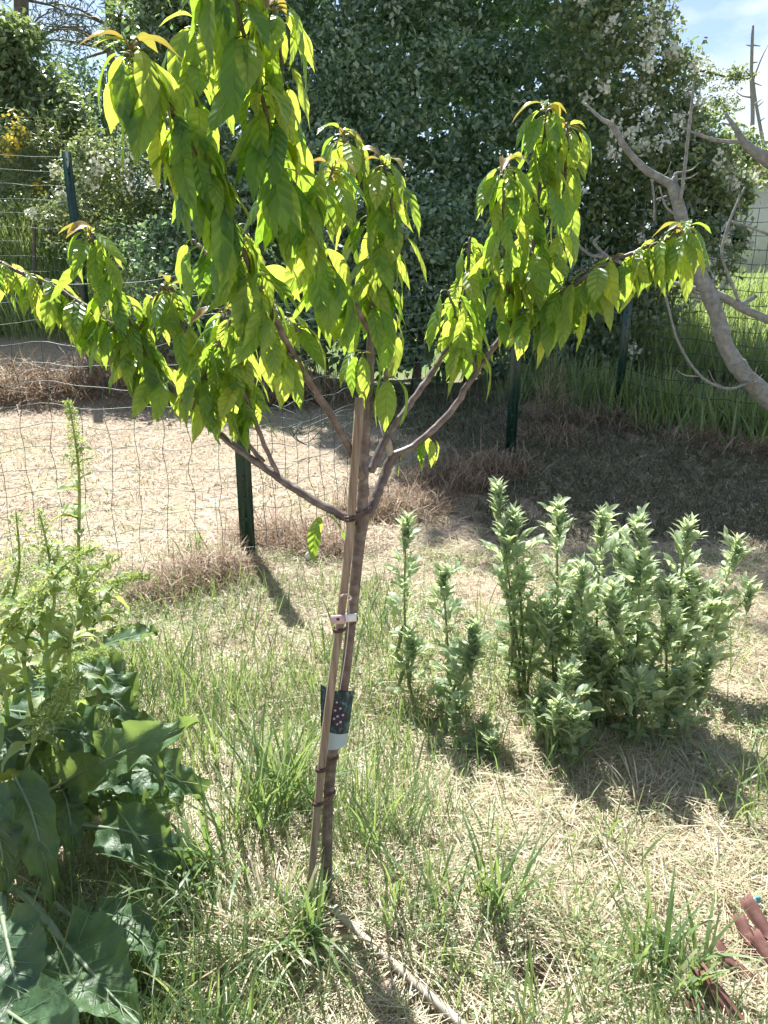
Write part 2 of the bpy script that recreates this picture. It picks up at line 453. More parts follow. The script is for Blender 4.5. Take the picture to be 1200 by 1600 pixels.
# ------------------------------------------------------------------ the ground sheet
def axis(lo, hi, step, far):
    core = np.arange(lo, hi + 1e-6, step)
    g = []; d = step; v = hi
    while v < far:
        d *= 1.25; v += d; g.append(v)
    g2 = []; d = step; v = lo
    while v > -far:
        d *= 1.25; v -= d; g2.append(v)
    return np.concatenate([g2[::-1], core, g])
gxs = axis(-4.5, 4.5, 0.045, 400); gys = axis(0.5, 11.0, 0.045, 600)
X, Y = np.meshgrid(gxs, gys)
V = np.stack([X.ravel(), Y.ravel(), gz(X, Y).ravel()], 1)
nx = len(gxs)
I = (np.arange(len(gys) - 1)[:, None] * nx + np.arange(nx - 1)[None]).ravel()
Q = np.stack([I, I + 1, I + nx + 1, I + nx], 1)
ground = link('ground', mesh_np('ground', V, Q, M_ground))
tag(ground, 'dry straw covered garden ground rising gently to the fence', kind='structure')

# ------------------------------------------------------------------ far background
# house beyond the meadow
hb = np.array((17.3, 40.0, float(gz(17.3, 40))))
house = thing('house', hb, 'pale rendered house with a terracotta tiled roof beyond the fence', 'house')
mb = MB(); box(mb, (4, 4, 2.0), (4, 0, 0), (0, 4, 0), (0, 0, 2.35)); link('wall', mb.mesh('wall', M_wall), house)
mb = MB()
mb.add([(-.4, -.5, 4.3), (8.4, -.5, 4.3), (8.4, 4, 6.1), (-.4, 4, 6.1), (-.4, 8.5, 4.3), (8.4, 8.5, 4.3)],
       [(0, 1, 2), (0, 2, 3), (3, 2, 5), (3, 5, 4), (0, 3, 4), (1, 5, 2), (0, 4, 5), (0, 5, 1)])
roof = link('roof', mb.mesh('roof', M_roof, smooth=False), house)
mb = MB()
for i in range(36):
    x = -.3 + i * 0.245
    tube(mb, [(x, -.52, 4.34), (x, 3.95, 6.12)], 0.09, 5)
link('tile_rows', mb.mesh('tile_rows', M_roof), roof)['kind'] = 'stuff'
for wx in (2.6, 5.4):
    mb = MB(); box(mb, (wx, -0.02, 2.3), (0.5, 0, 0), (0, 0.05, 0), (0, 0, 0.7)); link('window', mb.mesh('window', M_glass), house)

# bare dead trunks against the sky
for k, (pts, lab) in enumerate((
        ([(1176, 40, 5), (1174, 120, 6), (1176, 180, 7), (1173, 260, 8), (1173, 360, 9)], 'tall thin bare trunk standing upright against the sky'),
        ([(1177, 120, 3), (1181, 160, 5), (1190, 210, 6), (1200, 270, 7), (1206, 360, 8)], 'thin bare trunk leaning left across the upright one'))):
    Yd = 52.0 + k * 0.8
    pp = np.array([P(a, b, Yd) for a, b, _ in pts]); rr = np.array([c * .4 for _, _, c in pts]) * Yd / F_PX
    base = np.array((pp[-1][0], Yd, float(gz(pp[-1][0], Yd))))
    pp = np.vstack([pp, base]); rr = np.append(rr, rr[-1] * 1.1)
    t = thing('bare_trunk', base, lab, 'tree', 'bare trunks against the sky')
    mb = MB(); q = smooth_path(np.column_stack([pp, rr]), 24); tube(mb, q[:, :3], q[:, 3], 6)
    link('trunk', mb.mesh('trunk', M_figbark, base), t)
    mb = MB()
    tw = ([(1174, 70), (1188, 72)], [(1175, 72), (1166, 70)], [(1175, 98), (1184, 97)], [(1174, 152), (1160, 150), (1150, 143)],
          [(1176, 165), (1190, 155)], [(1177, 125), (1188, 95), (1200, 70)], [(1175, 128), (1190, 134)]) if k == 0 else \
         ([(1186, 190), (1195, 184)], [(1182, 168), (1193, 158)], [(1194, 232), (1203, 226)])
    for s in tw:
        tube(mb, smooth_path([P(a, b, Yd) for a, b in s], 5), np.linspace(1.4, 0.6, 5) * Yd / F_PX, 4)
    link('twig', mb.mesh('twig', M_figbark, base), t)

LATER = []
def crown_leaves(blobs, per, L, W, flat=0.35, droop=0.4, shell=0.45):
    """leaves through ellipsoids (cx, cy, cz, rx, ry, rz), more of them towards the rim"""
    out = []; nr = []
    for (cx, cy, cz, rx, ry, rz) in blobs:
        n = max(8, int(per * rng.uniform(0.75, 1.25)))
        # sprays: a few twig directions per clump give a ragged outline
        k = max(4, n // 14)
        d = unit(rng.normal(size=(k, 3)) + np.array((0, -0.35, 0.25)))
        rr = rng.uniform(shell, 1.15, k)
        c = d * rr[:, None]
        idx = rng.integers(0, k, n)
        p = c[idx] + rng.normal(size=(n, 3)) * 0.17
        out.append(p * np.array((rx, ry, rz)) + np.array((cx, cy, cz)))
        nr.append(unit(d[idx] * 0.6 + rng.normal(size=(n, 3)) * 0.8 + np.array((0, 0, 0.45))))
    pos = np.concatenate(out); nrm = np.concatenate(nr)
    sc = rng.uniform(0.65, 1.3, len(pos))
    return cards(pos, nrm, L * sc, W * sc, flat, droop)

def shrub(name, base, label, cat, blobs, per, L, W, mat, trunks, core=None, group=None):
    base = np.asarray(base, float)
    t = thing(name, base, label, cat, group)
    V, T = crown_leaves(blobs, per, L, W)
    if core:
        cb, cper, cL, cW = core
        V2, T2 = crown_leaves(cb, cper, cL, cW, shell=0.1)
        T = np.vstack([T, T2 + len(V)]); V = np.vstack([V, V2])
    c = link('crown', mesh_np('crown', V - base, T, mat, smooth=False), t)
    for pts, r0, r1 in trunks:
        mb = MB(); q = smooth_path(pts, 10); tube(mb, q, np.linspace(r0, r1, 10), 7)
        link('trunk', mb.mesh('trunk', M_bark2, base), t)
    return t

# the tall evergreen thicket behind the fence
blobs = []; core = []
for z in np.arange(0.7, 11.6, 0.47):
    fy = 8.5 + 0.58 * min(max(0.0, z - 0.8), 4.8) + 0.05 * max(0.0, z - 5.6)
    for x in np.arange(-2.45, 2.6, 0.5):
        if z > 6.6 and not (-2.3 < x < 0.7): continue
        xx = x + rng.uniform(-.2, .2); zz = z + rng.uniform(-.2, .2)
        yy = fy + rng.uniform(-.35, .35) + 0.10 * abs(x) ** 1.5
        r = rng.uniform(0.28, 0.6)
        blobs.append((xx, yy, zz + 0.3, r * 1.15, r, r * .9))
        core.append((xx, yy + 0.8, zz + 0.2, 0.5, 0.35, 0.5))
        core.append((xx, yy + 1.5, zz + 0.2, 0.5, 0.35, 0.5))
for (px, py) in ((690, 385), (670, 420), (650, 360), (700, 440), (640, 450), (610, 400)):
    p = P(px, py, 8.9); blobs.append((p[0], p[1], p[2], .45, .4, .45)); core.append((p[0], p[1] + .7, p[2], .5, .35, .5))
vis = [b for b in blobs if b[2] < 5.6]; hi = [b for b in blobs if b[2] >= 5.6]
core += [(b[0], b[1], b[2], b[3], b[4] * 1.5, b[5]) for b in hi] * 2
thicket = shrub('evergreen_thicket', (0.1, 9.4, float(gz(0.1, 9.4))), 'tall dark evergreen shrub filling the middle behind the wire fence', 'shrub',
      vis, 640, 0.076, 0.042, M_hedge,
      [([(x, 9.5 + dy, 0.3), (x + dx * .4, 9.5 + dy, 1.2), (x + dx, 9.6, 2.8)], 0.06, 0.025) for x, dx, dy in
       ((-1.7, -.3, .1), (-1.0, .3, -.3), (-.3, -.2, 0), (.35, .25, -.4), (1.0, .2, 0), (1.6, .4, -.2))],
      core=(core, 55, 0.22, 0.14))

# flowering shrub on the right of the thicket
def flower_shrub(name, label, blobs, per, nclus, bmat, base, L=0.06, W=0.03, leafmat=None, trunks=(), cat='shrub', core=None):
    t = shrub(name, base, label, cat, blobs, per, L, W, leafmat or M_hedge2, trunks, core)
    pos = []
    for _ in range(nclus):
        b = blobs[rng.integers(len(blobs))]
        d = unit(rng.normal(size=3) + np.array((0, -0.9, 0.3)))
        c = np.array(b[:3]) + d * np.array(b[3:]) * rng.uniform(1.0, 1.22)
        n = rng.integers(14, 46)
        pos.append(c + rng.normal(size=(n, 3)) * rng.uniform(.03, .065))
    pos = np.concatenate(pos)
    V, T = cards(pos, unit(rng.normal(size=(len(pos), 3)) + np.array((0, -0.4, 0.6))), 0.05, 0.043, 0.2)
    tag(link('blossom', mesh_np('blossom', V - np.asarray(base), T, bmat, smooth=False), t), kind='stuff')
    return t

blobs = []
for (px, py, r) in ((960, 110, .5), (1000, 150, .5), (1045, 130, .38), (940, 190, .5), (1010, 220, .5), (1060, 200, .3), (960, 270, .5), (1030, 290, .5),
                    (1080, 280, .42), (950, 350, .5), (1010, 370, .5), (1070, 350, .45), (1110, 330, .32), (960, 430, .5), (1040, 430, .5), (1090, 410, .36),
                    (1130, 380, .25), (1140, 300, .25), (930, 480, .45), (1000, 500, .45), (920, 60, .5), (1000, 70, .42), (1090, 250, .3), (980, 10, .4), (930, -20, .5)):
    Yd = 8.9 + rng.uniform(-.3, .5) + (360 - py) * 0.003
    p = P(px, py, Yd); blobs.append((p[0], p[1], p[2], r, r, r * .9))
fb = (2.9, 9.4, float(gz(2.9, 9.4)))
flower_shrub('flowering_shrub', 'shrub with white blossom clusters between the dark thicket and the house', blobs, 760, 105, M_petal, fb, L=.08, W=.042, core=([(b[0], b[1] + .7, b[2], .5, .3, .5) for b in blobs if P(0, 200, b[1])[2] > b[2]] , 70, .16, .10),
             trunks=[([(2.7, 9.4, .4), (2.8, 9.4, 1.4), (3.0, 9.5, 2.6)], .05, .02), ([(2.9, 9.4, .4), (3.3, 9.5, 1.5), (3.7, 9.6, 2.6)], .05, .02)])
# loose sprays of a taller tree reaching into the sky
blobs = []
for (px, py, r) in ((1000, 10, .3), (1090, 110, .22), (1110, 160, .2), (1130, 130, .16), (1150, 120, .14), (1040, 70, .25), (1135, 165, .15)):
    p = P(px, py, 11.0); blobs.append((p[0], p[1], p[2], r * 1.5, r, r * .8))
p0 = np.array((3.4, 11.2, float(gz(3.4, 11.2))))
shrub('airy_tree', p0, 'airy tree whose thin sprays reach into the sky at upper right', 'tree', blobs, 260, 0.05, 0.022, M_hedge2,
      [([p0, (3.5, 11.2, 2.5), P(1045, 120, 11.1), P(1090, 110, 11.0), P(1150, 125, 11.0)], .06, .008), ([(3.5, 11.2, 2.2), P(1000, 120, 11.1), P(1060, 10, 11.0)], .04, .01)])

blobs = []
for (px, py, r) in ((1085, 250, .9), (1110, 225, .8), (1135, 235, .8), (1095, 290, .9), (1125, 280, .8), (1160, 245, .6), (1190, 250, .6), (1220, 255, .6), (1070, 210, .7), (1060, 300, .9), (1105, 340, .9), (1080, 390, .9), (1120, 390, .7)):
    p = P(px, py, 22 + rng.uniform(-.5, .5)); blobs.append((p[0], p[1], p[2], r, r, r))
b0 = np.array((9.2, 22.0, float(gz(9.2, 22.0))))
shrub('distant_tree', b0, 'rounded green tree far behind the fig, left of the house', 'tree', blobs, 420, 0.15, 0.08, M_shrubL,
      [([b0, b0 + (.1, 0, 1.5), b0 + (.3, 0, 3.4)], .12, .05)])
# left background: pale shrub, small shrub, pine, broom
blobs = []
for (px, py, r) in ((20, 110, .45), (70, 150, .4), (110, 190, .38), (30, 200, .5), (85, 230, .45), (130, 260, .35), (-30, 160, .5), (30, 70, .3), (10, 270, .5), (150, 300, .35), (-40, 260, .5), (40, 60, .2)):
    Yd = 12 + rng.uniform(-.4, .4); p = P(px, py, Yd); blobs.append((p[0], p[1], p[2], r * 1.15, r, r))
b0 = np.array((-5.0, 12.2, float(gz(-5, 12.2))))
shrub('pale_shrub', b0, 'pale green rounded shrub at the upper left edge', 'shrub', blobs + [(b[0], b[1] - .3, b[2] - .1, b[3] * .9, b[4], b[5]) for b in blobs], 800, 0.10, 0.05, M_shrubL,
      [([b0, b0 + (.1, 0, 1.2), b0 + (-.3, 0, 2.6)], .07, .03)])
blobs = []
for (px, py, r) in ((230, 30, .4), (280, 50, .4), (200, 60, .3), (260, 90, .4), (300, 110, .4), (320, 40, .4), (240, 10, .3), (290, 0, .4)):
    p = P(px, py, 11 + rng.uniform(-.3, .3)); blobs.append((p[0], p[1], p[2], r * 1.1, r, r))
b0 = np.array((-2.9, 11.2, float(gz(-2.9, 11.2))))
shrub('light_shrub', b0, 'light leafy shrub rising behind the topmost left cherry branch', 'shrub', blobs, 800, 0.085, 0.045, M_shrubL,
      [([b0, b0 + (.1, 0, 1.6), b0 + (.2, 0, 3.2)], .07, .03)])
blobs = []
for (px, py, r) in ((150, 310, .4), (180, 340, .4), (100, 350, .3), (220, 320, .4), (260, 380, .4), (210, 400, .4), (150, 260, .35), (270, 300, .45), (300, 230, .45), (250, 220, .4), (310, 330, .5), (230, 270, .4)):
    p = P(px, py, 9.7 + rng.uniform(-.3, .3)); blobs.append((p[0], p[1], p[2], r * 1.1, r, r))
b0 = np.array((-2.9, 9.9, float(gz(-2.9, 9.9))))
flower_shrub('blossoming_bush', 'low bush with white blossom just behind the left green post', blobs, 900, 24, M_petal, b0,
             trunks=[([b0, b0 + (.1, 0, .6), b0 + (.2, 0, 1.2)], .05, .02)])
blobs = []
for (px, py, r) in ((30, 230, .35), (70, 240, .3), (50, 270, .35), (20, 290, .4), (90, 290, .3)):
    p = P(px, py, 10.6); blobs.append((p[0], p[1], p[2], r, r, r * 1.2))
b0 = np.array((-4.6, 10.7, float(gz(-4.6, 10.7))))
flower_shrub('broom_bush', 'wispy broom bush dotted with yellow flowers at far left', blobs, 900, 11, M_yellow, b0, L=0.09, W=0.012,
             trunks=[([b0, b0 + (0, 0, .6), b0 + (.1, 0, 1.3)], .04, .015)])

blobs = []
for (px, py, r) in ((110, 130, .5), (160, 170, .55), (210, 150, .5), (180, 230, .55), (240, 210, .5), (130, 210, .5), (270, 170, .5), (210, 290, .5), (290, 250, .5), (150, 290, .5), (90, 300, .5), (60, 320, .5), (0, 320, .6)):
    p = P(px, py, 13.5 + rng.uniform(-.3, .3)); blobs.append((p[0], p[1], p[2], r * 1.2, r, r))
b0 = np.array((-4.6, 13.6, float(gz(-4.6, 13.6))))
shrub('background_shrub', b0, 'dim green shrub behind the low blossoming bush at left', 'shrub', blobs, 800, 0.08, 0.04, M_hedge,
      [([b0, b0 + (.1, 0, 1.0), b0 + (.2, 0, 2.2)], .07, .03)])
# pines with bare lower branches
for k, (px, lab, r) in enumerate(((25, 'dark conifer trunk at the top left corner', .17), (140, 'bare brown pine trunk behind the shrubs at upper left', .10))):
    Yd = 15.0 + k
    top = P(px + (0 if k else -6), -420, Yd); bx_ = P(px + (35 if k else 0), 330, Yd)
    b0 = np.array((bx_[0], Yd, float(gz(bx_[0], Yd))))
    t = thing('pine_tree', b0, lab, 'tree', 'conifers at the upper left')
    mb = MB(); q = smooth_path([b0, b0 * .55 + top * .45 + (.12, 0, 0), top], 20); tube(mb, q, np.linspace(r, r * .5, 20), 8)
    link('trunk', mb.mesh('trunk', M_bark2, b0), t)
    pos = []
    for i in range(40):
        f = rng.uniform(0.42, 1.0); o = q[int(f * 19)]
        az = rng.uniform(0, 6.28); ln = rng.uniform(.8, 2.2)
        e = o + np.array((math.cos(az) * ln, math.sin(az) * ln * .6, rng.uniform(-.5, .6)))
        mb = MB(); s = smooth_path([o, (o + e) / 2 + (0, 0, .12), e], 6); tube(mb, s, np.linspace(.03, .008, 6), 4)
        link('branch', mb.mesh('branch', M_bark2, b0), t)
        n = 60 if k == 0 else 80
        pos.append(s[rng.integers(2, 6, n)] + rng.normal(size=(n, 3)) * (.22, .2, .14))
    pos = np.concatenate(pos)
    V, T = cards(pos, unit(rng.normal(size=(len(pos), 3))), 0.22, 0.022, 0.2)
    link('crown', mesh_np('crown', V - b0, T, M_pine, smooth=False), t)

# meadow grass beyond the fences
def scatter(n, x0, x1, y0, y1):
    x = rng.uniform(x0, x1, n); y = rng.uniform(y0, y1, n)
    return np.stack([x, y, gz(x, y) - 0.004], 1)
pR = scatter(15000, 2.2, 7.5, 7.6, 13); pR = pR[pR[:, 1] > 8.9 - 0.42 * (pR[:, 0] - 2.0)]
pL = scatter(14000, -7.5, -2.0, 9.2, 14)
ft = rng.uniform(0, 1, 4200)[:, None]; pF = np.array((1.5, 8.3, 0)) * (1 - ft) + np.array((4.3, 6.25, 0)) * ft + rng.normal(size=(4200, 3)) * (.2, .22, 0)
pF[:, 2] = gz(pF[:, 0], pF[:, 1]) - .004
pb = np.vstack([pR, pL, pF])
V, T, U = blades(pb, rng.uniform(.25, .75, len(pb)) * np.where(np.arange(len(pb)) < len(pb) - 4200, 1.0, rng.uniform(.25, .8, len(pb))), rng.uniform(.010, .022, len(pb)), rng.uniform(0, 6.28, len(pb)), rng.uniform(.05, .4, len(pb)), rng.uniform(.1, .9, len(pb)))
tag(link('meadow_grass', mesh_np('meadow_grass', V, T, M_mead, U)), 'tall bright green meadow grass beyond the fences', 'grass', kind='stuff')

# ------------------------------------------------------------------ fences
def tpost(mb, base, h, w=0.085, az=0.0, lean=(0, 0)):
    c, s = math.cos(az), math.sin(az)
    ux = np.array((c, s, 0)); uy = np.array((-s, c, 0)); up = np.array((lean[0], lean[1], 1.0)); up /= np.linalg.norm(up)
    b = np.asarray(base, float) - up * 0.15
    hh = (h + 0.15) / 2
    box(mb, b + up * hh, ux * w / 2, uy * 0.004, up * hh)
    box(mb, b + up * hh + uy * (w * .3 + 0.0045), ux * 0.004, uy * w * .3, up * hh)
    for k in range(int(h / 0.12)):
        box(mb, b + up * (0.25 + k * .12) - uy * 0.0075, ux * 0.006, uy * 0.003, up * 0.012)

def wire_panel(mb, a, b, h, nv, nh, r, sag=0.02, seed=0, mess=0.0, hmax=None):
    """mesh between ground points a and b"""
    g = np.random.default_rng(seed)
    a = np.asarray(a, float); b = np.asarray(b, float)
    cols = np.linspace(0, 1, nv); rows = (np.arange(nh) / (nh - 1)) ** 0.92
    grid = np.zeros((nv, nh, 3))
    n = unit(np.cross(b - a, (0, 0, 1.0)))
    ph = g.uniform(0, 6, 4)
    for i, f in enumerate(cols):
        o = a * (1 - f) + b * f
        o[2] = float(gz(o[0], o[1]))
        for j, v in enumerate(rows):
            dz = -sag * math.sin(math.pi * f) * v
            wob = mess * (1.2 - v)
            grid[i, j] = o + np.array((0, 0, v * h + dz)) + n * (0.02 * math.sin(7 * f + ph[0] + v * 3) * (1 + 2 * mess)) \
                + g.normal(size=3) * (0.003 + 0.03 * wob) + np.array((0, 0, 0.012 * math.sin(11 * f + ph[1] + 4 * v)))
    for i in range(nv):
        tube(mb, smooth_path(grid[i], nh * 2), r, 4, False)
    for j in range(nh):
        tube(mb, smooth_path(grid[:, j], nv * 2), r, 4, False)

A = G(388, 868); B = G(797, 714); C = G(965, 642)
Lend = np.array((-3.3, A[1] - 0.1, 0))
D = P(126, 400, 9.0); D[2] = float(gz(D[0], D[1]))
fence = thing('wire_fence', A, 'sagging green wire mesh fence on green posts behind the cherry tree', 'fence')
for (b, h, w, az, ln) in ((A, 1.62, .085, .25, (-.004, 0)), (B, 1.7, .085, -.2, (.012, 0))):
    mb = MB(); tpost(mb, b, h, w, az, ln); link('post', mb.mesh('post', M_post, A, False), fence)
for (a, b, nv, sd, ms) in ((Lend, A, 18, 1, .28), (A, B, 27, 2, .22), (B, C, 17, 3, .1)):
    mb = MB(); wire_panel(mb, a, b, 1.56, nv, 14, 0.0018, 0.05, sd, ms)
    tag(link('wire_mesh', mb.mesh('wire_mesh', M_wire, A), fence), kind='stuff')
# far left fence on the bank
fence2 = thing('bank_fence', D, 'taller green wire fence on the bank at far left', 'fence')
htop = P(123, 236, 9.0)[2] - D[2]
mb = MB(); tpost(mb, D, htop, .095, .2, (-.02, 0)); link('post', mb.mesh('post', M_post, D, False), fence2)
E = np.array((-6.5, 9.3, 0)); E2 = np.array((-1.0, 8.6, 0))
mb = MB(); wire_panel(mb, E, D, htop - .05, 24, 14, .0022, .02, 4, .05); tag(link('wire_mesh', mb.mesh('wire_mesh', M_wire, D), fence2), kind='stuff')
mb = MB(); wire_panel(mb, D, E2, htop * .72, 22, 11, .002, .03, 5, .1); tag(link('wire_mesh', mb.mesh('wire_mesh', M_wire, D), fence2), kind='stuff')
# right fence in front of the meadow
fence3 = thing('meadow_fence', C, 'dark square mesh fence before the sunny meadow at right', 'fence')
Rend = np.array((4.1, 6.3, 0)); Rend2 = np.array((5.6, 5.0, 0))
mb = MB(); tpost(mb, C, 1.5, .09, .3, (.015, 0)); link('post', mb.mesh('post', M_post, C, False), fence3)
mb = MB(); tpost(mb, np.array((4.9, 5.6, float(gz(4.9, 5.6)))), 2.0, .09, .3); link('post', mb.mesh('post', M_post, C, False), fence3)
mb = MB(); wire_panel(mb, C, Rend, 1.95, 24, 17, .0032, .02, 6, .04); wire_panel(mb, Rend, Rend2, 1.95, 16, 17, .0032, .02, 7, .04)
tag(link('wire_mesh', mb.mesh('wire_mesh', M_wire2, C), fence3), kind='stuff')
# loose coil of green wire caught in the mesh
mb = MB()
for k in range(4):
    pts = [P(425 + k * 14, 640 + k * 12, 4.75), P(465, 650 + 10 * k, 4.7), P(455 + 8 * k, 672, 4.68), P(478, 690 - 6 * k, 4.7), P(520, 660 - 4 * k, 4.75), P(560, 640 + 8 * k, 4.85)]
    pts = np.array(pts) + rng.normal(size=(6, 3)) * .02
    tube(mb, smooth_path(pts, 24), .003, 5)
c0 = P(460, 670, 4.7)
tag(link('loose_wire', mb.mesh('loose_wire', M_wire, c0), None, c0), 'loose loops of green wire tangled in the fence mesh', 'wire')

# ------------------------------------------------------------------ fig tree at the right edge
def branch_px(mb, pts, Y0, sides=8, n=None):
    """pts: (px, py, radius in px, extra distance)"""
    p = np.array([np.append(P(a, b, Y0 + d), r * .66 * (Y0 + d) / F_PX) for a, b, r, d in pts])
    q = smooth_path(p, n or len(p) * 8)
    q[:, :3] += rng.normal(size=(len(q), 3)) * (q[:, 3:4] * 0.02)
    tube(mb, q[:, :3], np.maximum(q[:, 3], 0.002) * (1 + 0.03 * np.sin(np.arange(len(q)) * .7) + 0.12 * (rng.random(len(q)) > .9)), sides)
FY = 4.7
fbp = np.array((3.2, 4.4, float(gz(3.2, 4.4))))
fig = thing('fig_tree', fbp, 'bare grey fig tree with smooth crooked branches at the right edge', 'tree')
mb = MB()
branch_px(mb, [(1420, 1000, 34, -.3), (1380, 860, 30, -.25), (1300, 730, 26, -.1), (1200, 622, 22, 0), (1165, 588, 20, 0), (1136, 545, 18, 0), (1120, 492, 17, 0), (1105, 455, 17, 0), (1080, 400, 15, 0), (1068, 355, 14, 0), (1060, 320, 13, 0), (1050, 288, 12, 0)], FY, 12)
link('trunk', mb.mesh('trunk', M_figbark, fbp), fig)
figb = ([(1052, 290, 11, 0), (1030, 278, 9, 0), (1005, 262, 8, 0), (978, 232, 7, 0), (957, 197, 6, 0), (940, 186, 4, 0), (914, 162, 2.5, .05)],
        [(1062, 318, 4.5, -.03), (1068, 280, 4, -.05), (1074, 225, 3.6, -.05), (1080, 170, 3.2, -.05), (1084, 128, 2.8, -.05)],
        [(1050, 292, 9, 0), (1054, 280, 7, 0), (1056, 270, 3, 0)],
        [(1172, 592, 10, .06), (1150, 556, 9, .08), (1122, 505, 8, .08), (1100, 462, 7, .06)],
        [(1100, 452, 9, 0), (1130, 464, 9, .05), (1160, 482, 9, .1), (1200, 500, 9, .1), (1260, 530, 9, .1)],
        [(1158, 480, 4, .1), (1142, 440, 3.5, .05), (1128, 400, 3, 0), (1134, 365, 3, 0), (1146, 330, 2.5, 0), (1164, 292, 2, 0)],
        [(1140, 345, 2.6, 0), (1165, 353, 3, 0), (1195, 364, 3, 0), (1230, 378, 3, 0)],
        [(1040, 462, 2.6, -.1), (1060, 535, 3, -.1), (1095, 588, 3.2, -.1), (1135, 607, 3.2, -.08), (1165, 600, 4, -.05)],
        [(1400, 420, 26, .4), (1300, 330, 22, .3), (1235, 275, 18, .25), (1195, 248, 14, .2), (1165, 225, 9, .2), (1150, 202, 6, .2), (1133, 177, 3, .2)],
        [(1160, 222, 4.5, .2), (1125, 220, 4, .2), (1095, 212, 3.2, .15), (1063, 198, 2.2, .1)],
        [(1092, 452, 5, .2), (1020, 432, 4.5, .5), (955, 404, 4, .7), (925, 399, 3.4, .8), (907, 386, 3, .8), (896, 367, 2.2, .8)],
        [(950, 402, 4, .7), (935, 388, 3.4, .7), (928, 378, 3, .7), (938, 368, 2.4, .7)],
        [(1058, 338, 3, 0), (1040, 322, 2.4, 0), (1030, 290, 2, 0)], [(1022, 345, 2.6, .2), (1022, 310, 2.4, .2), (1018, 280, 2, .2)],
        [(1026, 312, 2.2, .2), (1042, 306, 2, .2)], [(1160, 475, 5, .1), (1176, 466, 5, .1), (1182, 462, 4, .1)], [(1150, 200, 2.5, .2), (1140, 195, 2.2, .2), (1127, 192, 1.5, .2)])
figb = list(figb)
for k in range(16):
    s = figb[int(rng.integers(0, 11))]; v = s[int(rng.integers(1, len(s)))]
    a = rng.uniform(0, 6.28); l = rng.uniform(14, 50); r = rng.uniform(1.2, 2.2)
    figb.append([(v[0], v[1], r, v[3]), (v[0] + math.cos(a) * l * .5, v[1] - abs(math.sin(a)) * l * .4, r * .8, v[3] - .03), (v[0] + math.cos(a) * l * .8, v[1] - abs(math.sin(a)) * l - 6, r * .5, v[3] - .05)])
for s in figb:
    mb = MB(); branch_px(mb, s, FY, 8); link('branch', mb.mesh('branch', M_figbark, fbp), fig)

# ------------------------------------------------------------------ cherry tree
TB = G(508, 1396)
TY = TB[1]
cherry = thing('cherry_tree', TB, 'young cherry tree with drooping green leaves tied to a wooden stake', 'tree')

def cherry_leaf(L, W, pet, a0, a1, a2, fold, wave, twist, rows=13, seed=0):
    g = np.random.default_rng(seed)
    V = []; U = []; T = []
    p = np.array((0.0, 0, 0)); th = a0
    # petiole: 4 rings, 3 sided
    rings = 4; rr = 0.0016
    for i in range(rings):
        t = i / (rings - 1)
        for k in range(3):
            an = k * 2.094
            n = np.array((-math.sin(th), 0, math.cos(th)))
            V.append(p + rr * (math.cos(an) * n + math.sin(an) * np.array((0, 1, 0)))); U.append((0.5, -0.5))
        if i < rings - 1:
            th = a0 + (a1 - a0) * (t + 0.17)
            p = p + pet / (rings - 1) * np.array((math.cos(th), 0, math.sin(th)))
    for i in range(rings - 1):
        for k in range(3):
            a = i * 3 + k; b = i * 3 + (k + 1) % 3
            T += [(a, b, b + 3), (a, b + 3, a + 3)]
    us = (-1, -0.5, 0, 0.5, 1); o = len(V); ph = g.uniform(0, 6)
    for i in range(rows + 1):
        v = i / rows
        th = a1 + (a2 - a1) * (1 - (1 - v) ** 2.2)
        tg = np.array((math.cos(th), 0, math.sin(th))); n = np.array((-math.sin(th), 0, math.cos(th)))
        if i: p = p + L / rows * tg
        w = W / 2 * (math.sin(math.pi * min(1, v ** 0.82)) ** 0.85 if v < 0.999 else 0)
        w *= 1 - 0.35 * sstep(0.72, 0.95, v)
        if i == rows: w = 0.0005
        tw = twist * v
        sd = np.array((0, math.cos(tw), 0)) + n * math.sin(tw); nn = np.cross(tg, sd); nn = nn if np.dot(nn, n) > 0 else -nn
        for u in us:
            ser = 1 + (0.05 if (i % 2 == 0 and abs(u) == 1) else 0)
            off = sd * (u * w * ser * math.cos(fold)) + nn * (abs(u) * w * math.sin(fold) - 0.25 * w * (abs(u) ** 2)
                  + wave * w * math.sin(ph + v * 11 + (2 if u > 0 else 0)) * abs(u))
            V.append(p + off); U.append((u * 0.5 + 0.5, v))
    for i in range(rows):
        for k in range(4):
            a = o + i * 5 + k
            T += [(a, a + 1, a + 6), (a, a + 6, a + 5)]
    return np.array(V), np.array(T), np.array(U)

LV = []
for k in range(18):
    g = np.random.default_rng(50 + k)
    LV.append(cherry_leaf(g.uniform(.10, .122), g.uniform(.032, .046), g.uniform(.020, .036), R(g.uniform(0, 50)), R(g.uniform(-66, -25)), R(g.uniform(-108, -66)),
                          g.uniform(.15, .5), g.uniform(.04, .15), g.uniform(-.5, .5), seed=k))
# young leaves at the shoot tips: more upright
YV = []
for k in range(5):
    g = np.random.default_rng(90 + k)
    YV.append(cherry_leaf(.085, g.uniform(.026, .034), .018, R(60), R(g.uniform(0, 40)), R(g.uniform(-80, -30)), .6, .1, g.uniform(-.4, .4), seed=k))
LM = [mesh_np('leaf', *[v[0], v[1], M_cherry, v[2]]) for v in LV]
YM = [mesh_np('young_leaf', *[v[0], v[1], M_young, v[2]]) for v in YV]
YGM = [mesh_np('leaf', *[v[0], v[1], M_cherry, v[2]]) for v in YV]

def W3(pts):
    """(px, py, dY, radius px) -> world xyz + radius"""
    return np.array([np.append(P(a, b, TY + d), r * (TY + d) / F_PX) for a, b, d, r in pts])

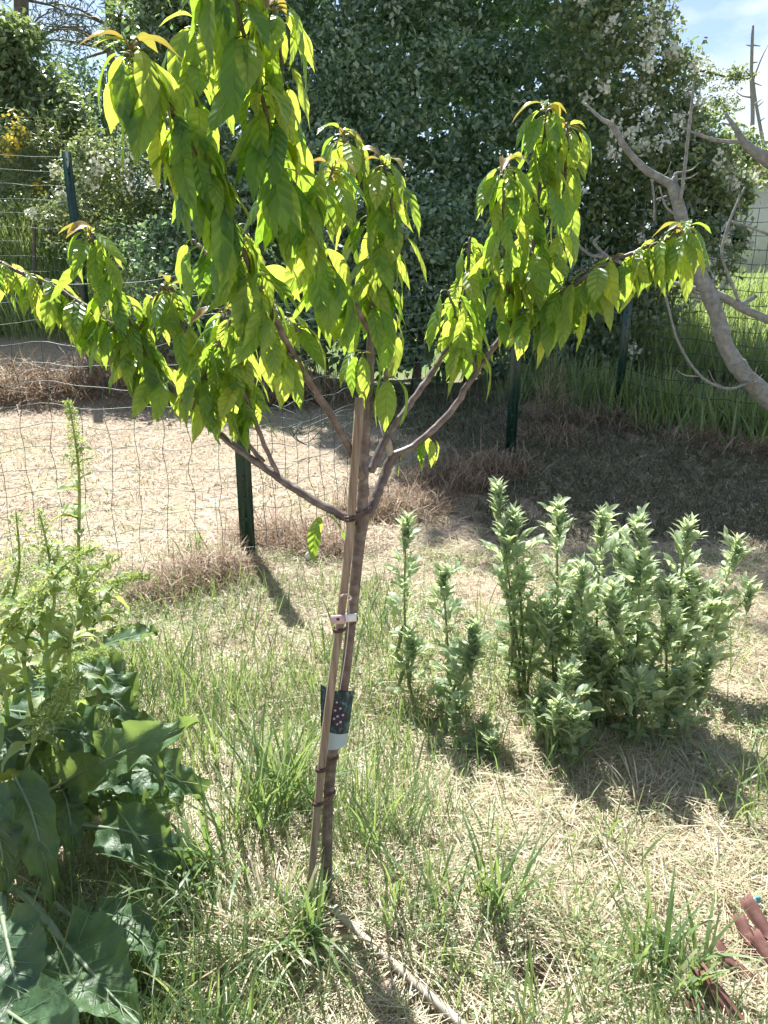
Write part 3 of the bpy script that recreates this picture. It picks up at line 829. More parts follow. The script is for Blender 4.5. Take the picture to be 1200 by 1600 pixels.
mb = MB()
q = smooth_path(np.vstack([np.append(TB - (0, 0, .06), .021), W3([(510, 1370, 0.0, 12), (512, 1275, .01, 11.5), (519, 1180, .02, 11), (537, 1073, .025, 10), (549, 970, .03, 10), (560, 860, .035, 11), (566, 810, .04, 13), (567, 795, .04, 13)])]), 46)
q[:, 3] *= 1 + 0.03 * np.sin(np.arange(46) * .9) + rng.normal(size=46) * .012
q[:, 3] *= .88
trunk_q = q.copy()
tube(mb, q[:, :3], q[:, 3], 14)
link('trunk', mb.mesh('trunk', M_bark, TB), cherry)

# branches: points (px, py, dY, r px), first leafy fraction, leaf spacing (m), leaf scale, tip
branches = [
 # central leader
 ([(566, 805, .04, 11), (568, 740, .04, 9.5), (573, 660, .05, 8), (578, 590, .05, 7.5), (580, 512, .05, 7), (583, 430, .06, 5), (576, 330, .06, 4), (552, 260, .05, 3), (537, 212, .05, 2)], .56, .0105, 1.0, True),
 # leader's left fork running up to the top of the picture
 ([(579, 520, .05, 6), (555, 480, .0, 5.5), (528, 452, -.05, 5.5), (490, 385, -.12, 5), (448, 300, -.18, 4.6), (425, 210, -.22, 4.2), (398, 110, -.25, 3.8), (372, 20, -.27, 3.2), (350, -70, -.27, 2.2)], .16, .0082, 1.06, True),
 # left upright branch
 ([(567, 748, .03, 8), (548, 705, .0, 7.5), (505, 630, -.05, 6.8), (460, 558, -.10, 6.2), (420, 480, -.15, 5.8), (378, 390, -.2, 5.2), (335, 305, -.24, 4.6), (290, 215, -.27, 4), (240, 130, -.29, 3), (206, 80, -.3, 2)], .50, .0082, 1.06, True),
 # low left branch
 ([(556, 815, .03, 9), (520, 798, .03, 8), (470, 770, .05, 7.6), (430, 742, .07, 7), (370, 700, .1, 6.2), (300, 640, .14, 5.4), (240, 575, .18, 5), (170, 505, .2, 4.6), (90, 452, .22, 4), (30, 425, .22, 3.2), (-60, 380, .22, 2.4)], .48, .0072, .95, True),
 # shoots off the low left branch
 ([(240, 575, .18, 4), (200, 500, .16, 3.6), (165, 430, .15, 3), (142, 365, .15, 2.2)], .05, .0085, .95, True),
 ([(438, 748, .07, 4.6), (415, 700, .06, 4.2), (392, 640, .05, 4), (365, 560, .06, 3.6), (350, 490, .1, 2.6)], .40, .008, .95, True),
 ([(412, 722, .08, 4.4), (370, 672, .1, 4.2), (340, 620, .1, 3.6), (300, 540, .12, 3), (262, 455, .14, 2)], .30, .0085, .92, True),
 ([(470, 520, -.08, 4), (430, 480, .0, 3.6), (400, 420, .05, 3.2), (385, 350, .08, 2.2)], .0, .0125, .95, False),
 # right main branch
 ([(574, 808, .05, 10), (588, 775, .07, 9.5), (602, 740, .09, 9), (614, 714, .1, 9), (650, 694, .11, 6.8), (700, 648, .13, 6), (745, 580, .15, 5.6), (793, 512, .17, 5), (822, 440, .18, 4.4), (838, 340, .18, 3.8), (848, 240, .17, 3), (855, 172, .17, 2)], .62, .009, .98, True),
 ([(800, 500, .17, 4), (790, 420, .14, 3.6), (786, 340, .12, 3), (790, 262, .12, 2)], .02, .009, .95, True),
 # right horizontal branch
 ([(797, 508, .17, 4.6), (830, 486, .15, 4.4), (880, 456, .12, 4), (940, 418, .1, 3.6), (1000, 390, .08, 3), (1050, 370, .07, 2.4), (1072, 360, .07, 1.8)], .04, .0062, 1.0, True),
 # inner right branch
 ([(578, 738, .05, 7.5), (600, 690, .08, 7), (640, 632, .12, 6.2), (680, 575, .16, 5.4), (712, 520, .19, 4.4), (728, 450, .2, 3.6), (735, 370, .2, 2.6)], .66, .009, .95, False),
 # inner shoots that thicken the crown
 ([(378, 390, -.2, 3.6), (335, 400, -.18, 3), (300, 375, -.16, 2)], .0, .0125, .95, False),
 ([(460, 558, -.10, 3.6), (432, 540, -.14, 3.2), (408, 500, -.18, 2.8), (398, 430, -.2, 2)], .0, .0125, .95, False),
 ([(448, 300, -.18, 3.6), (472, 320, -.14, 3), (500, 300, -.12, 2.6), (520, 268, -.12, 2)], .0, .0125, .95, True),
 ([(300, 640, .14, 3.8), (330, 565, .05, 3.2), (360, 500, .0, 2.4)], .1, .009, .95, False),
 ([(425, 215, -.22, 3.6), (440, 150, -.22, 3.2), (438, 80, -.22, 2.8), (428, 10, -.22, 2)], .0, .0125, 1.0, True),
 ([(335, 305, -.24, 3.8), (316, 220, -.2, 3.4), (306, 130, -.18, 3), (312, 40, -.17, 2)], .0, .012, 1.05, True),
 ([(822, 440, .18, 3.6), (862, 400, .2, 3.2), (880, 310, .22, 2.8), (886, 200, .22, 2)], .05, .0125, .92, True),
 ([(745, 580, .15, 3.6), (722, 520, .12, 3), (700, 455, .1, 2)], .2, .008, .9, False),
 ([(200, 535, .19, 3.4), (235, 490, .17, 3), (252, 445, .15, 2)], .0, .0125, .85, False),
 ([(583, 430, .06, 3.4), (605, 380, .04, 3), (612, 310, .03, 2.4), (600, 260, .03, 1.8)], .0, .0125, .92, True),
 # slim shoots from the right fork
 ([(611, 722, .1, 5.5), (605, 670, .11, 5), (603, 600, .12, 4.4), (602, 520, .12, 4), (600, 430, .12, 3.2), (585, 340, .12, 2.4)], .52, .0120, .92, False),
]
leaves = []          # (position, azimuth, tilt x, tilt y, scale, variant)
youngs = []
ga = 0.0
for bi, (pts, f0, step, sc, tip) in enumerate(branches):
    p = W3(pts); n = len(p) * 7
    q = smooth_path(p, n)
    q[:, :3] += rng.normal(size=(n, 3)) * .0009
    mb = MB(); tube(mb, q[:, :3], np.maximum(q[:, 3] * .88 * (1 + .04 * np.sin(np.arange(n) * 1.7)), .0012), 9)
    link('branch', mb.mesh('branch', M_bark, TB), cherry)
    seg = np.linalg.norm(np.diff(q[:, :3], axis=0), axis=1); cum = np.concatenate([[0], np.cumsum(seg)])
    s = cum[-1] * f0
    while s < cum[-1]:
        i = min(np.searchsorted(cum, s), n - 1)
        ga += 2.4 + rng.uniform(-.5, .5)
        f = s / cum[-1]
        k = sc * rng.uniform(.6, 1.1) * (1 - .18 * max(0, (f - .88) / .12))
        leaves.append((q[i, :3].copy(), ga, rng.normal(0, .24), rng.normal(0, .22), k, int(rng.integers(18))))
        s += step * .82 * rng.uniform(.5, 1.5)
    if tip:
        e = q[-1, :3]
        for j in range(9):
            leaves.append((e - (0, 0, .006 * (j % 4)), j * .7 + rng.uniform(-.3, .3), rng.normal(0, .15), rng.uniform(-.35, .05), sc * rng.uniform(.72, .98), int(rng.integers(18))))
        for j in range(5):
            youngs.append((e, rng.uniform(0, 6.28), rng.normal(0, .2), rng.uniform(-.5, .1), rng.uniform(.5, .95), int(rng.integers(5)), j < 3))
# pruned white stub
mb = MB(); q = W3([(612, 718, .1, 6), (606, 690, .1, 5.5), (596, 655, .1, 5)]); tube(mb, q[:, :3], q[:, 3], 8)
link('stub', mb.mesh('stub', M_cane, TB), cherry)
# small tufts low in the tree: (px, py, dY, n, scale)
for (px, py, d, n, k) in ((668, 683, .12, 5, .62), (505, 806, .0, 3, .75), (566, 552, .02, 5, .9), (606, 590, .06, 4, .95), (640, 700, .1, 2, .6)):
    c = P(px, py, TY + d)
    for j in range(n):
        leaves.append((c, j * 6.28 / n + rng.uniform(-.3, .3), rng.normal(0, .12), rng.normal(0, .15), k * rng.uniform(.85, 1.1), int(rng.integers(18))))
leaves.sort(key=lambda l: l[0][1])
for i, (p, az, tx, ty, k, v) in enumerate(leaves[:300]):
    link('leaf', LM[v], cherry, p - TB, (tx, ty, az), (k, k, k))
mb = MB()
for (p, az, tx, ty, k, v) in leaves[300:]:
    mtx = np.array(Euler((tx, ty, az)).to_matrix())
    mb.add((LV[v][0] * k) @ mtx.T + p, LV[v][1], LV[v][2])
tag(link('leaf_mass', mb.mesh('leaf_mass', M_cherry, TB), cherry), 'further leaves of the cherry tree on its far side', kind='stuff')
for (p, az, tx, ty, k, v, red) in youngs:
    link('young_leaf', (YM if red else YGM)[v], cherry, p - TB, (tx, ty, az), (k, k, k))
print('cherry leaves', len(leaves))

# stake
s0 = G(485, 1398)
skq = smooth_path([s0 - (0, 0, .12), s0] + [P(a, b, TY + d) for a, b, d in ((486, 1370, -.018), (495, 1275, -.02), (503, 1190, -.022), (517, 1073, -.02), (529, 990, -.018), (544, 860, -.012), (553, 740, -.008), (562, 622, -.005))], 30)
stake = MB(); n = len(skq); V = []; T = []; hw = .0096; ch = .0018
for i in range(n):
    hw = .0084; ax = unit(skq[min(n - 1, i + 1)] - skq[max(0, i - 1)]); sx = unit(np.cross(ax, (0, 1, 0.0))); sy = np.cross(ax, sx)
    sx, sy = sx * math.cos(.22) + sy * math.sin(.22), sy * math.cos(.22) - sx * math.sin(.22)
    c = skq[i] + rng.normal(size=3) * .0004
    for (u, v) in ((-hw, -hw + ch), (-hw + ch, -hw), (hw - ch, -hw), (hw, -hw + ch), (hw, hw - ch), (hw - ch, hw), (-hw + ch, hw), (-hw, hw - ch)):
        V.append(c + sx * u + sy * v)
for i in range(n - 1):
    for k in range(8):
        a = i * 8 + k; b = i * 8 + (k + 1) % 8
        T += [(a, b, b + 8), (a, b + 8, a + 8)]
for k in range(1, 7): T += [(0, k, k + 1), ((n - 1) * 8, (n - 1) * 8 + k, (n - 1) * 8 + k + 1)]
stake.add(V, T)
tag(link('wooden_stake', stake.mesh('wooden_stake', M_stake, s0, False), None, s0), 'slim squared wooden stake tied to the cherry trunk', 'stake')

# ties round trunk and stake
def at_z(q, z):
    return np.array([np.interp(z, q[:, 2], q[:, k]) for k in range(q.shape[1])])
def hull(pts):
    pts = sorted(map(tuple, pts)); h = []
    for seq in (pts, pts[::-1]):
        o = len(h)
        for p in seq:
            while len(h) - o >= 2 and (h[-1][0] - h[-2][0]) * (p[1] - h[-2][1]) - (h[-1][1] - h[-2][1]) * (p[0] - h[-2][0]) <= 0: h.pop()
            h.append(p)
        h.pop()
    return np.array(h)
def tie(py, label, width=.009, turns=1):
    z = P(530, py, TY)[2]; mb = MB()
    t = at_z(trunk_q, z); k = at_z(skq, z)
    an = np.linspace(0, 6.283, 24, endpoint=False)
    pts = [(t[0] + (t[3] + .001) * math.cos(a), t[1] + (t[3] + .001) * math.sin(a)) for a in an] + [(k[0] + .0125 * math.cos(a), k[1] + .0125 * math.sin(a)) for a in an]
    h = hull(pts); c = h.mean(0); m_ = len(h); c3 = np.array((c[0], c[1], z))
    for w in range(turns):
        V = []; T = []; z0 = z + (w - (turns - 1) / 2) * width * 1.35
        for p in h:
            d = unit(p - c); sl = (p[0] - c[0]) * .10
            for (o, dz) in ((0, -width / 2), (.003, -width / 2 + .001), (.003, width / 2 - .001), (0, width / 2)):
                V.append((p[0] + d[0] * o, p[1] + d[1] * o, z0 + dz + sl))
        for i in range(m_):
            for j in range(3):
                a = i * 4 + j; b = ((i + 1) % m_) * 4 + j
                T += [(a, b, b + 1), (a, b + 1, a + 1)]
        mb.add(V, T)
    return tag(link('tree_tie', mb.mesh('tree_tie', M_rubber, c3), None, c3), label, 'tie', 'brown ties round trunk and stake')
tie(806, 'topmost brown tie wound twice just below the fork', .0055, 2)
tie(977, 'brown tie halfway up the trunk beside the pink strap')
tie(1191, 'brown tie just below the picture label')
tie(1244, 'lowest brown tie near the foot of the stake')
# pink strap with white flap
c = P(531, 968, TY - .038); st = thing('strap_tag', c, 'small pale pink strap with white flap halfway up the stake', 'tag')
mb = MB(); box(mb, (-.004, .0, 0), (.016, 0, .001), (0, .0022, 0), (0, 0, .010)); link('strap', mb.mesh('strap', M_pink), st)
mb = MB(); box(mb, (.025, .0, .004), (.012, .003, 0), (0, .0014, 0), (0, 0, .009)); link('flap', mb.mesh('flap', M_white), st)
mb = MB()
for i in range(10):
    a = i * .628; b = a + .628
    mb.add([(-.004, -.0035, .002), (-.004 + .004 * math.cos(a), -.0035, .002 + .004 * math.sin(a)), (-.004 + .004 * math.cos(b), -.0035, .002 + .004 * math.sin(b))], [(0, 1, 2)])
link('eyelet', mb.mesh('eyelet', M_rubber), st)
mb = MB(); c = P(545, 935, TY)
tube(mb, smooth_path([P(544, 930, TY - .025), P(545, 968, TY - .036), P(540, 1020, TY - .03), P(531, 1078, TY - .035)], 20), .0012, 5)
tube(mb, smooth_path([P(532, 932, TY - .032), P(540, 928, TY - .034), P(549, 934, TY - .02), P(546, 938, TY - .02)], 10), .0022, 5)
tag(link('string', mb.mesh('string', M_string, c), None, c), 'thin pinkish string hanging down the trunk to the picture label', 'string')

# picture label: a bent card with a print of dark cherries
m, nt = new_mat('label_print'); M_label = m
out = nd(nt, 'ShaderNodeOutputMaterial'); uv = nd(nt, 'ShaderNodeUVMap'); sp = nd(nt, 'ShaderNodeSeparateXYZ', {0: uv.outputs[0]})
nz = nd(nt, 'ShaderNodeTexNoise', {'Vector': uv.outputs[0], 'Scale': 7.0, 'Detail': 5.0, 'Distortion': 1.2})
leafc = ramp(nt, nz.outputs['Fac'], [(0.36, (0.006, 0.012, 0.018)), (0.52, (0.012, 0.04, 0.052)), (0.64, (0.06, 0.14, 0.17)), (0.76, (0.2, 0.33, 0.37))])
slant = nd(nt, 'ShaderNodeMath', {0: sp.outputs[0], 1: 0.10, 2: sp.outputs[1]}, operation='MULTIPLY_ADD')
lo = nd(nt, 'ShaderNodeMath', {0: slant.outputs[0], 1: 0.33}, operation='LESS_THAN')
ce = nd(nt, 'ShaderNodeMixRGB', {'Fac': lo.outputs[0], 'Color1': leafc, 'Color2': (0.36, 0.44, 0.47, 1)})
bs = nd(nt, 'ShaderNodeBsdfPrincipled', {'Base Color': ce.outputs[0], 'Roughness': 0.3, 'Specular IOR Level': 0.5})
nt.links.new(bs.outputs[0], out.inputs['Surface'])
M_cher = solid('printed_cherry', [(0.3, (0.012, 0.010, 0.022)), (0.6, (0.045, 0.032, 0.06))], 0.3, 120)
M_glint = solid('printed_glint', [(0.3, (0.35, 0.33, 0.4)), (0.7, (0.45, 0.43, 0.5))], 0.4, 60)
LY = TY + .004
pc = P(526, 1122, LY)
card = thing('plant_label', pc, 'small bent plant label printed with dark cherries hanging on the trunk', 'plant label')
def card_pt(u, v, lift=0.0):
    tl, trr, bl, br = P(500, 1074, LY), P(553, 1086, LY), P(501, 1172, LY + .0), P(541, 1172, LY)
    p = (tl * (1 - u) + trr * u) * v + (bl * (1 - u) + br * u) * (1 - v)
    return p - pc + np.array((0, .035 * (u - .45) ** 2 * 2.0 - lift, 0))
mb = MB(); NU, NV = 8, 8; V = []; U = []; T = []
for side, lf in ((0, 0.0), (1, -.0012)):
    for i in range(NU + 1):
        for j in range(NV + 1):
            V.append(card_pt(i / NU, j / NV, lf)); U.append((i / NU, j / NV))
    for i in range(NU):
        for j in range(NV):
            a = side * (NU + 1) * (NV + 1) + i * (NV + 1) + j
            T += [(a, a + NV + 1, a + NV + 2), (a, a + NV + 2, a + 1)]
mb.add(V, T, U); link('card', mb.mesh('card', M_label), card)
for (u, v, r) in ((.5, .80, .07), (.62, .70, .075), (.46, .66, .08), (.55, .56, .085), (.72, .58, .08), (.44, .52, .08), (.66, .46, .085), (.56, .43, .07)):
    for (rr, lf, mm, du, dv, nm) in ((r, .0006, M_cher, 0, 0, 'printed_cherry'), (r * .3, .0010, M_glint, r * .25, r * .25, 'printed_glint')):
        mb = MB(); c0_ = card_pt(u + du, v + dv, lf)
        V = [c0_] + [card_pt(u + du + rr * 1.7 * math.cos(a), v + dv + rr * .85 * math.sin(a), lf) for a in np.linspace(0, 6.283, 14, endpoint=False)]
        mb.add(V, [(0, 1 + (k + 1) % 14, 1 + k) for k in range(14)]); link(nm, mb.mesh(nm, mm), card)

# ------------------------------------------------------------------ broad beans
def leaflet(mb, o, d, n, L, W, cup=.25):
    d = unit(np.asarray(d, float)); n = np.asarray(n, float); n = unit(n - d * np.dot(n, d)); s = np.cross(d, n)
    V = []; T = []
    prof = (0.12, .8, 1.0, .75, .06)
    for i, w in enumerate(prof):
        v = i / 4
        c = o + d * (L * v) + n * (L * .10 * math.sin(v * 3.1) - L * .12 * v * v)
        for u in (-1, 0, 1): V.append(c + s * (u * W * .5 * w) + n * (abs(u) * W * .5 * w * cup))
    for i in range(4):
        for k in range(2):
            a = i * 3 + k; T += [(a, a + 1, a + 4), (a, a + 4, a + 3)]
    mb.add(V, T)

def bean_leaf(seed, kind):
    g = np.random.default_rng(seed); mb = MB()
    if kind == 'side':           # petiole along +X rising, two or three pairs of leaflets
        el = g.uniform(.35, .8); d = np.array((math.cos(el), 0, math.sin(el)))
        ln = g.uniform(.04, .06)
        tube(mb, [np.zeros(3), d * ln * .5 + (0, 0, .002), d * ln], [.0016, .0013, .0009], 3, False)
        for f in (.4, .7, 1.0):
            for sgn in (-1, 1):
                o = d * ln * f
                dd = d * .7 + np.array((0, sgn * g.uniform(.5, 1.0), g.uniform(.2, .9)))
                leaflet(mb, o, dd, np.array((-.3, -sgn * .3, 1.0)) + g.normal(size=3) * .2, g.uniform(.032, .052), g.uniform(.014, .022), g.uniform(.1, .4))
        for sgn in (-1, 1):      # stipules
            leaflet(mb, d * .004, np.array((.3, sgn, .6)), np.array((1, 0, .4)), .016, .011)
    else:                        # top: narrow upright folded leaflets
        for k in range(13):
            az = k * 2.4 + g.uniform(-.3, .3); el = g.uniform(.9, 1.42)
            dd = np.array((math.cos(az) * math.cos(el), math.sin(az) * math.cos(el), math.sin(el)))
            leaflet(mb, np.array((0, 0, -.012 + .003 * k)), dd, np.array((-math.cos(az), -math.sin(az), .8)), g.uniform(.040, .064), g.uniform(.010, .014), .5)
    return mb.mesh('leaf', M_bean)
BL = [bean_leaf(k, 'side') for k in range(7)]
BT = [bean_leaf(40 + k, 'top') for k in range(4)]
def pod_mesh(seed, L):
    g = np.random.default_rng(seed); mb = MB()
    q = smooth_path([(0, 0, 0), (.010, 0, -L * .3), (.016, .002, -L * .7), (.012, 0, -L)], 9)
    tube(mb, q, np.array((.15, .7, 1, .95, 1, .9, .95, .7, .1)) * .0075, 7); return mb.mesh('pod', M_beanstem)
PODS = [pod_mesh(k, l) for k, l in enumerate((.09, .11, .13))]
beans = [ # foot px, foot py, top px, top py, extra stems, pods, label
 (640, 1085, 634, 828, -2, 3, 'slender broad bean plant nearest the cherry trunk, its pods hanging below the top'),
 (700, 1110, 692, 905, -1, 2, 'short broad bean plant right of the slender one nearest the trunk'),
 (815, 1085, 780, 778, 1, 3, 'tallest broad bean plant at the left end of the main clump'),
 (868, 1100, 870, 806, 0, 0, 'broad bean plant directly right of the tallest one'),
 (935, 1105, 940, 822, 0, 0, 'broad bean plant in the back row at the middle of the clump'),
 (985, 1130, 1000, 828, 1, 1, 'full bushy broad bean plant at the centre of the clump'),
 (1050, 1125, 1072, 836, 0, 0, 'tall broad bean plant second from the right end of the clump'),
 (1082, 1085, 1148, 862, 0, 0, 'broad bean plant leaning right at the right end of the clump'),
 (900, 1178, 884, 1062, 0, 0, 'low young broad bean plant in front of the clump'),
 (855, 1165, 848, 1092, 0, 0, 'smallest young broad bean shoot at the front left of the clump'),
 (716, 1165, 712, 1112, 0, 0, 'tiny bean seedling on the straw before the short plant'),
 (1015, 1160, 962, 968, 0, 1, 'front broad bean plant leaning left before the bushy centre'),
 (925, 1140, 905, 905, 0, 1, 'broad bean plant standing before the one right of the tallest'),
 (1040, 1150, 1040, 930, 0, 0, 'shorter broad bean plant in front of the tall second-from-right one'),
 (975, 1075, 968, 852, 0, 0, 'broad bean plant half hidden at the back of the clump'),
]
for bi, (fx, fy, tx, ty, extra, npod, lab) in enumerate(beans):
    f = G(fx, fy); t = P(tx, ty, f[1] + rng.uniform(-.04, .06)); H = t[2] - f[2]
    pl = thing('broad_bean_plant', f, lab, 'bean plant', 'broad bean plants')
    stems = [(f, t, 1.0)]
    for k in range(extra + (3 if H > .4 else 2)):
        hh = rng.uniform(.35, .9)
        stems.append((f + (rng.uniform(-.03, .03), rng.uniform(-.03, .03), 0), f * (1 - hh) + t * hh + (rng.uniform(-.13, .13), rng.uniform(-.14, .08), 0), hh))
    for si, (a, b, hh) in enumerate(stems):
        ln = np.linalg.norm(b - a)
        q = smooth_path([a - (0, 0, .03), a * .5 + b * .5 + (rng.normal() * .012, rng.normal() * .012, 0), b], 12)
        mb = MB(); tube(mb, q, np.linspace(.0062, .003, 12), 5); link('stem', mb.mesh('stem', M_beanstem, f), pl)
        n = max(6, int(ln / .025)); az = rng.uniform(0, 6.28)
        for k in range(n):
            v = .12 + .86 * k / n
            p = q[min(11, int(v * 11.99))] * (1 - (v * 11.99) % 1) + q[min(11, int(v * 11.99) + 1)] * ((v * 11.99) % 1)
            az += 2.6 + rng.uniform(-.5, .5)
            s = (.8 + .4 * math.sin(v * 3)) * rng.uniform(.65, 1.3) * (1.0 if H > .3 else .9)
            link('leaf', BL[int(rng.integers(7))], pl, p - f, (rng.normal(0, .15), -.15 * (v > .7) + rng.normal(0, .15) + .35 * (v < .35), az), (s, s, s))
        for k in range(5):
            s = rng.uniform(.9, 1.3)
            link('leaf', BT[int(rng.integers(4))], pl, b - f + (rng.normal() * .006, rng.normal() * .006, .004 - k * .02), (rng.normal(0, .1), rng.normal(0, .1), rng.uniform(0, 6)), (s, s, s))
    for k in range(npod):
        v = rng.uniform(.12, .45)
        p = f * (1 - v) + t * v + (rng.uniform(-.02, .02), -.012, .03)
        link('pod', PODS[k % 3], pl, p - f, (rng.normal(0, .2), rng.normal(0, .25), rng.uniform(3.6, 5.6)))

# ------------------------------------------------------------------ chard at the left
def big_leaf(pl, base, pts, width, up, seed, ruffle=.24, petiole_from=None, name='leaf', mat=None, ribw=.0042, cup=.14, rows=26):
    """blade along pts (world points), width in m, up = rough leaf normal"""
    g = np.random.default_rng(seed)
    q = smooth_path(pts, rows + 1); tg = unit(np.gradient(q, axis=0)); up = np.asarray(up, float)
    V = []; U = []; T = []; cols = 13; ph = g.uniform(0, 6, 3)
    for i in range(rows + 1):
        v = i / rows
        n = unit(up - tg[i] * np.dot(up, tg[i])); s = np.cross(tg[i], n)
        w = width / 2 * (math.sin(math.pi * (.06 + .94 * v) ** .72) ** .7 if v < 1 else .02) * (1 - .2 * v)
        w = max(w, .003)
        for c in range(cols):
            u = (c / (cols - 1)) * 2 - 1
            edge = abs(u) ** 2.2
            puck = .05 * width * math.sin(v * 34 - abs(u) * 9 + ph[0]) * abs(u) * (1 - .5 * abs(u))
            ruf = ruffle * width * edge * (math.sin(v * 21 + ph[1] + (1.3 if u > 0 else 0)) * .55 + math.sin(v * 47 + ph[2] * (1 if u > 0 else 2)) * .38) + .03 * width * math.sin(v * 15 + u * 5 + ph[0])
            V.append(q[i] + s * u * w * (1 + .07 * math.sin(v * 29 + ph[2] + u) * (abs(u) > .9)) + n * (cup * width * u * u + ruf + puck * .6))
            U.append((u * .5 + .5, v))
    for i in range(rows):
        for c in range(cols - 1):
            a = i * cols + c; T += [(a, a + 1, a + cols + 1), (a, a + cols + 1, a + cols)]
    lf = link(name, mesh_np(name, np.array(V) - base, T, mat or M_chard, U), pl)
    mb = MB(); r = list(q); rr = list(np.linspace(ribw, ribw * .18, len(r)))
    rib = np.array(r) + np.array([unit(up - tg[i] * np.dot(up, tg[i])) * .0008 for i in range(len(q))])
    if petiole_from is not None:
        st = smooth_path([petiole_from, petiole_from * .45 + q[0] * .55 + (0, 0, .03), q[0]], 8)[:-1]
        rib = np.vstack([st, rib]); rr = [ribw * 1.5] * len(st) + rr
    tube(mb, rib, np.array(rr), 6)
    # side veins
    for k in range(7):
        i = 3 + k * 3 if rows > 22 else 2 + k * 2
        n = unit(up - tg[i] * np.dot(up, tg[i])); s = np.cross(tg[i], n)
        for sg in (-1, 1):
            ci = 6 + sg * 4; a = q[i] + n * .0015
            j = min(rows, i + 4)
            b = np.array(V[min(rows, i + 2) * cols + 6 + sg * 2]) + n * .0015; e = np.array(V[j * cols + ci]) + n * .0015
            tube(mb, smooth_path([a, b, e], 5), np.linspace(ribw * .2, ribw * .06, 5), 4, False)
    link('midrib', mb.mesh('midrib', M_rib, base), lf)
    return lf
def PP(*l): return [P(*a) for a in l]
c1 = G(40, 1330)
ch1 = thing('chard_plant', c1, 'large chard with broad ruffled dark leaves at the left edge', 'chard', 'chard plants')
cr = c1 + (0, 0, .05)
big_leaf(ch1, c1, PP((95, 1225, 1.72), (150, 1195, 1.66), (215, 1165, 1.64), (312, 1128, 1.68)), .155, (-.1, -.75, .7), 1, petiole_from=cr)
big_leaf(ch1, c1, PP((10, 1110, 1.80), (70, 1120, 1.74), (130, 1150, 1.70), (185, 1205, 1.68)), .15, (.2, -.3, 1), 2, petiole_from=cr)
big_leaf(ch1, c1, PP((150, 1225, 1.78), (210, 1205, 1.78), (270, 1215, 1.80), (318, 1250, 1.82)), .16, (.1, -.4, 1), 3, petiole_from=cr)
big_leaf(ch1, c1, PP((155, 1292, 1.66), (205, 1300, 1.62), (255, 1325, 1.62), (303, 1362, 1.64)), .135, (.1, -.7, .8), 4, petiole_from=cr)
big_leaf(ch1, c1, PP((25, 1215, 1.55), (48, 1265, 1.48), (66, 1330, 1.45), (85, 1408, 1.44)), .11, (.25, -.9, .5), 5, petiole_from=cr, ruffle=.22)
big_leaf(ch1, c1, PP((-10, 1230, 1.5), (-5, 1290, 1.44), (5, 1340, 1.42), (10, 1400, 1.42)), .11, (.1, -.9, .4), 6, petiole_from=cr)
big_leaf(ch1, c1, PP((80, 1235, 1.78), (95, 1270, 1.72), (92, 1300, 1.70), (80, 1335, 1.70)), .10, (.2, -.9, .5), 7, petiole_from=cr)
big_leaf(ch1, c1, PP((140, 1245, 1.8), (180, 1245, 1.78), (220, 1262, 1.78), (285, 1262, 1.84)), .11, (0, -.5, 1), 8, petiole_from=cr)
big_leaf(ch1, c1, PP((240, 1310, 1.68), (270, 1330, 1.66), (300, 1345, 1.67), (325, 1370, 1.68)), .08, (.2, -.5, 1), 81, petiole_from=cr)
c2 = G(40, 1420)
ch2 = thing('chard_plant', c2, 'shaded chard with the largest leaves in the bottom left corner', 'chard', 'chard plants')
cr = c2 + (-.05, .02, .05)
big_leaf(ch2, c2, PP((95, 1468, 1.36), (130, 1505, 1.27), (165, 1545, 1.21), (225, 1610, 1.13)), .19, (.15, -.45, 1), 9, petiole_from=cr, ribw=.0065, ruffle=.12)
big_leaf(ch2, c2, PP((5, 1440, 1.30), (18, 1500, 1.22), (30, 1560, 1.16), (42, 1660, 1.08)), .16, (-.1, -.5, 1), 10, petiole_from=cr, ribw=.0055, ruffle=.12)
big_leaf(ch2, c2, PP((120, 1440, 1.45), (170, 1440, 1.42), (220, 1470, 1.38), (250, 1530, 1.32)), .12, (.3, -.2, 1), 11, petiole_from=cr, ruffle=.2)
big_leaf(ch2, c2, PP((-20, 1560, 1.2), (40, 1600, 1.1), (90, 1640, 1.04), (120, 1690, 1.0)), .16, (0, -.4, 1), 111, petiole_from=cr, ruffle=.12)
c3 = G(110, 1140)
ch3 = thing('chard_plant', c3, 'chard with bluish curling leaves behind the large one', 'chard', 'chard plants')
cr = c3 + (0, 0, .04)
big_leaf(ch3, c3, PP((110, 1060, 2.1), (150, 1050, 2.05), (185, 1075, 2.02), (205, 1120, 2.02)), .15, (.3, -.4, 1), 12, petiole_from=cr)
big_leaf(ch3, c3, PP((60, 1000, 2.3), (75, 985, 2.22), (95, 1000, 2.16), (92, 1040, 2.12)), .13, (.1, -.6, .8), 13, petiole_from=cr)
big_leaf(ch3, c3, PP((160, 1010, 2.3), (190, 1000, 2.24), (225, 992, 2.2), (248, 988, 2.2)), .09, (0, -.3, 1), 14, petiole_from=cr)
big_leaf(ch3, c3, PP((0, 1010, 2.2), (15, 1040, 2.1), (20, 1070, 2.05), (15, 1110, 2.02)), .12, (.2, -.6, .8), 15, petiole_from=cr)
big_leaf(ch3, c3, PP((140, 1110, 2.0), (165, 1090, 1.96), (195, 1110, 1.94), (215, 1150, 1.92)), .11, (.2, -.5, 1), 16, petiole_from=cr)
big_leaf(ch3, c3, PP((20, 1090, 1.95), (60, 1075, 1.9), (95, 1085, 1.86), (120, 1115, 1.84)), .12, (.1, -.5, 1), 17, petiole_from=cr)
big_leaf(ch3, c3, PP((60, 1190, 1.75), (30, 1170, 1.66), (0, 1190, 1.62), (-30, 1220, 1.6)), .13, (-.1, -.5, 1), 18, petiole_from=cr)

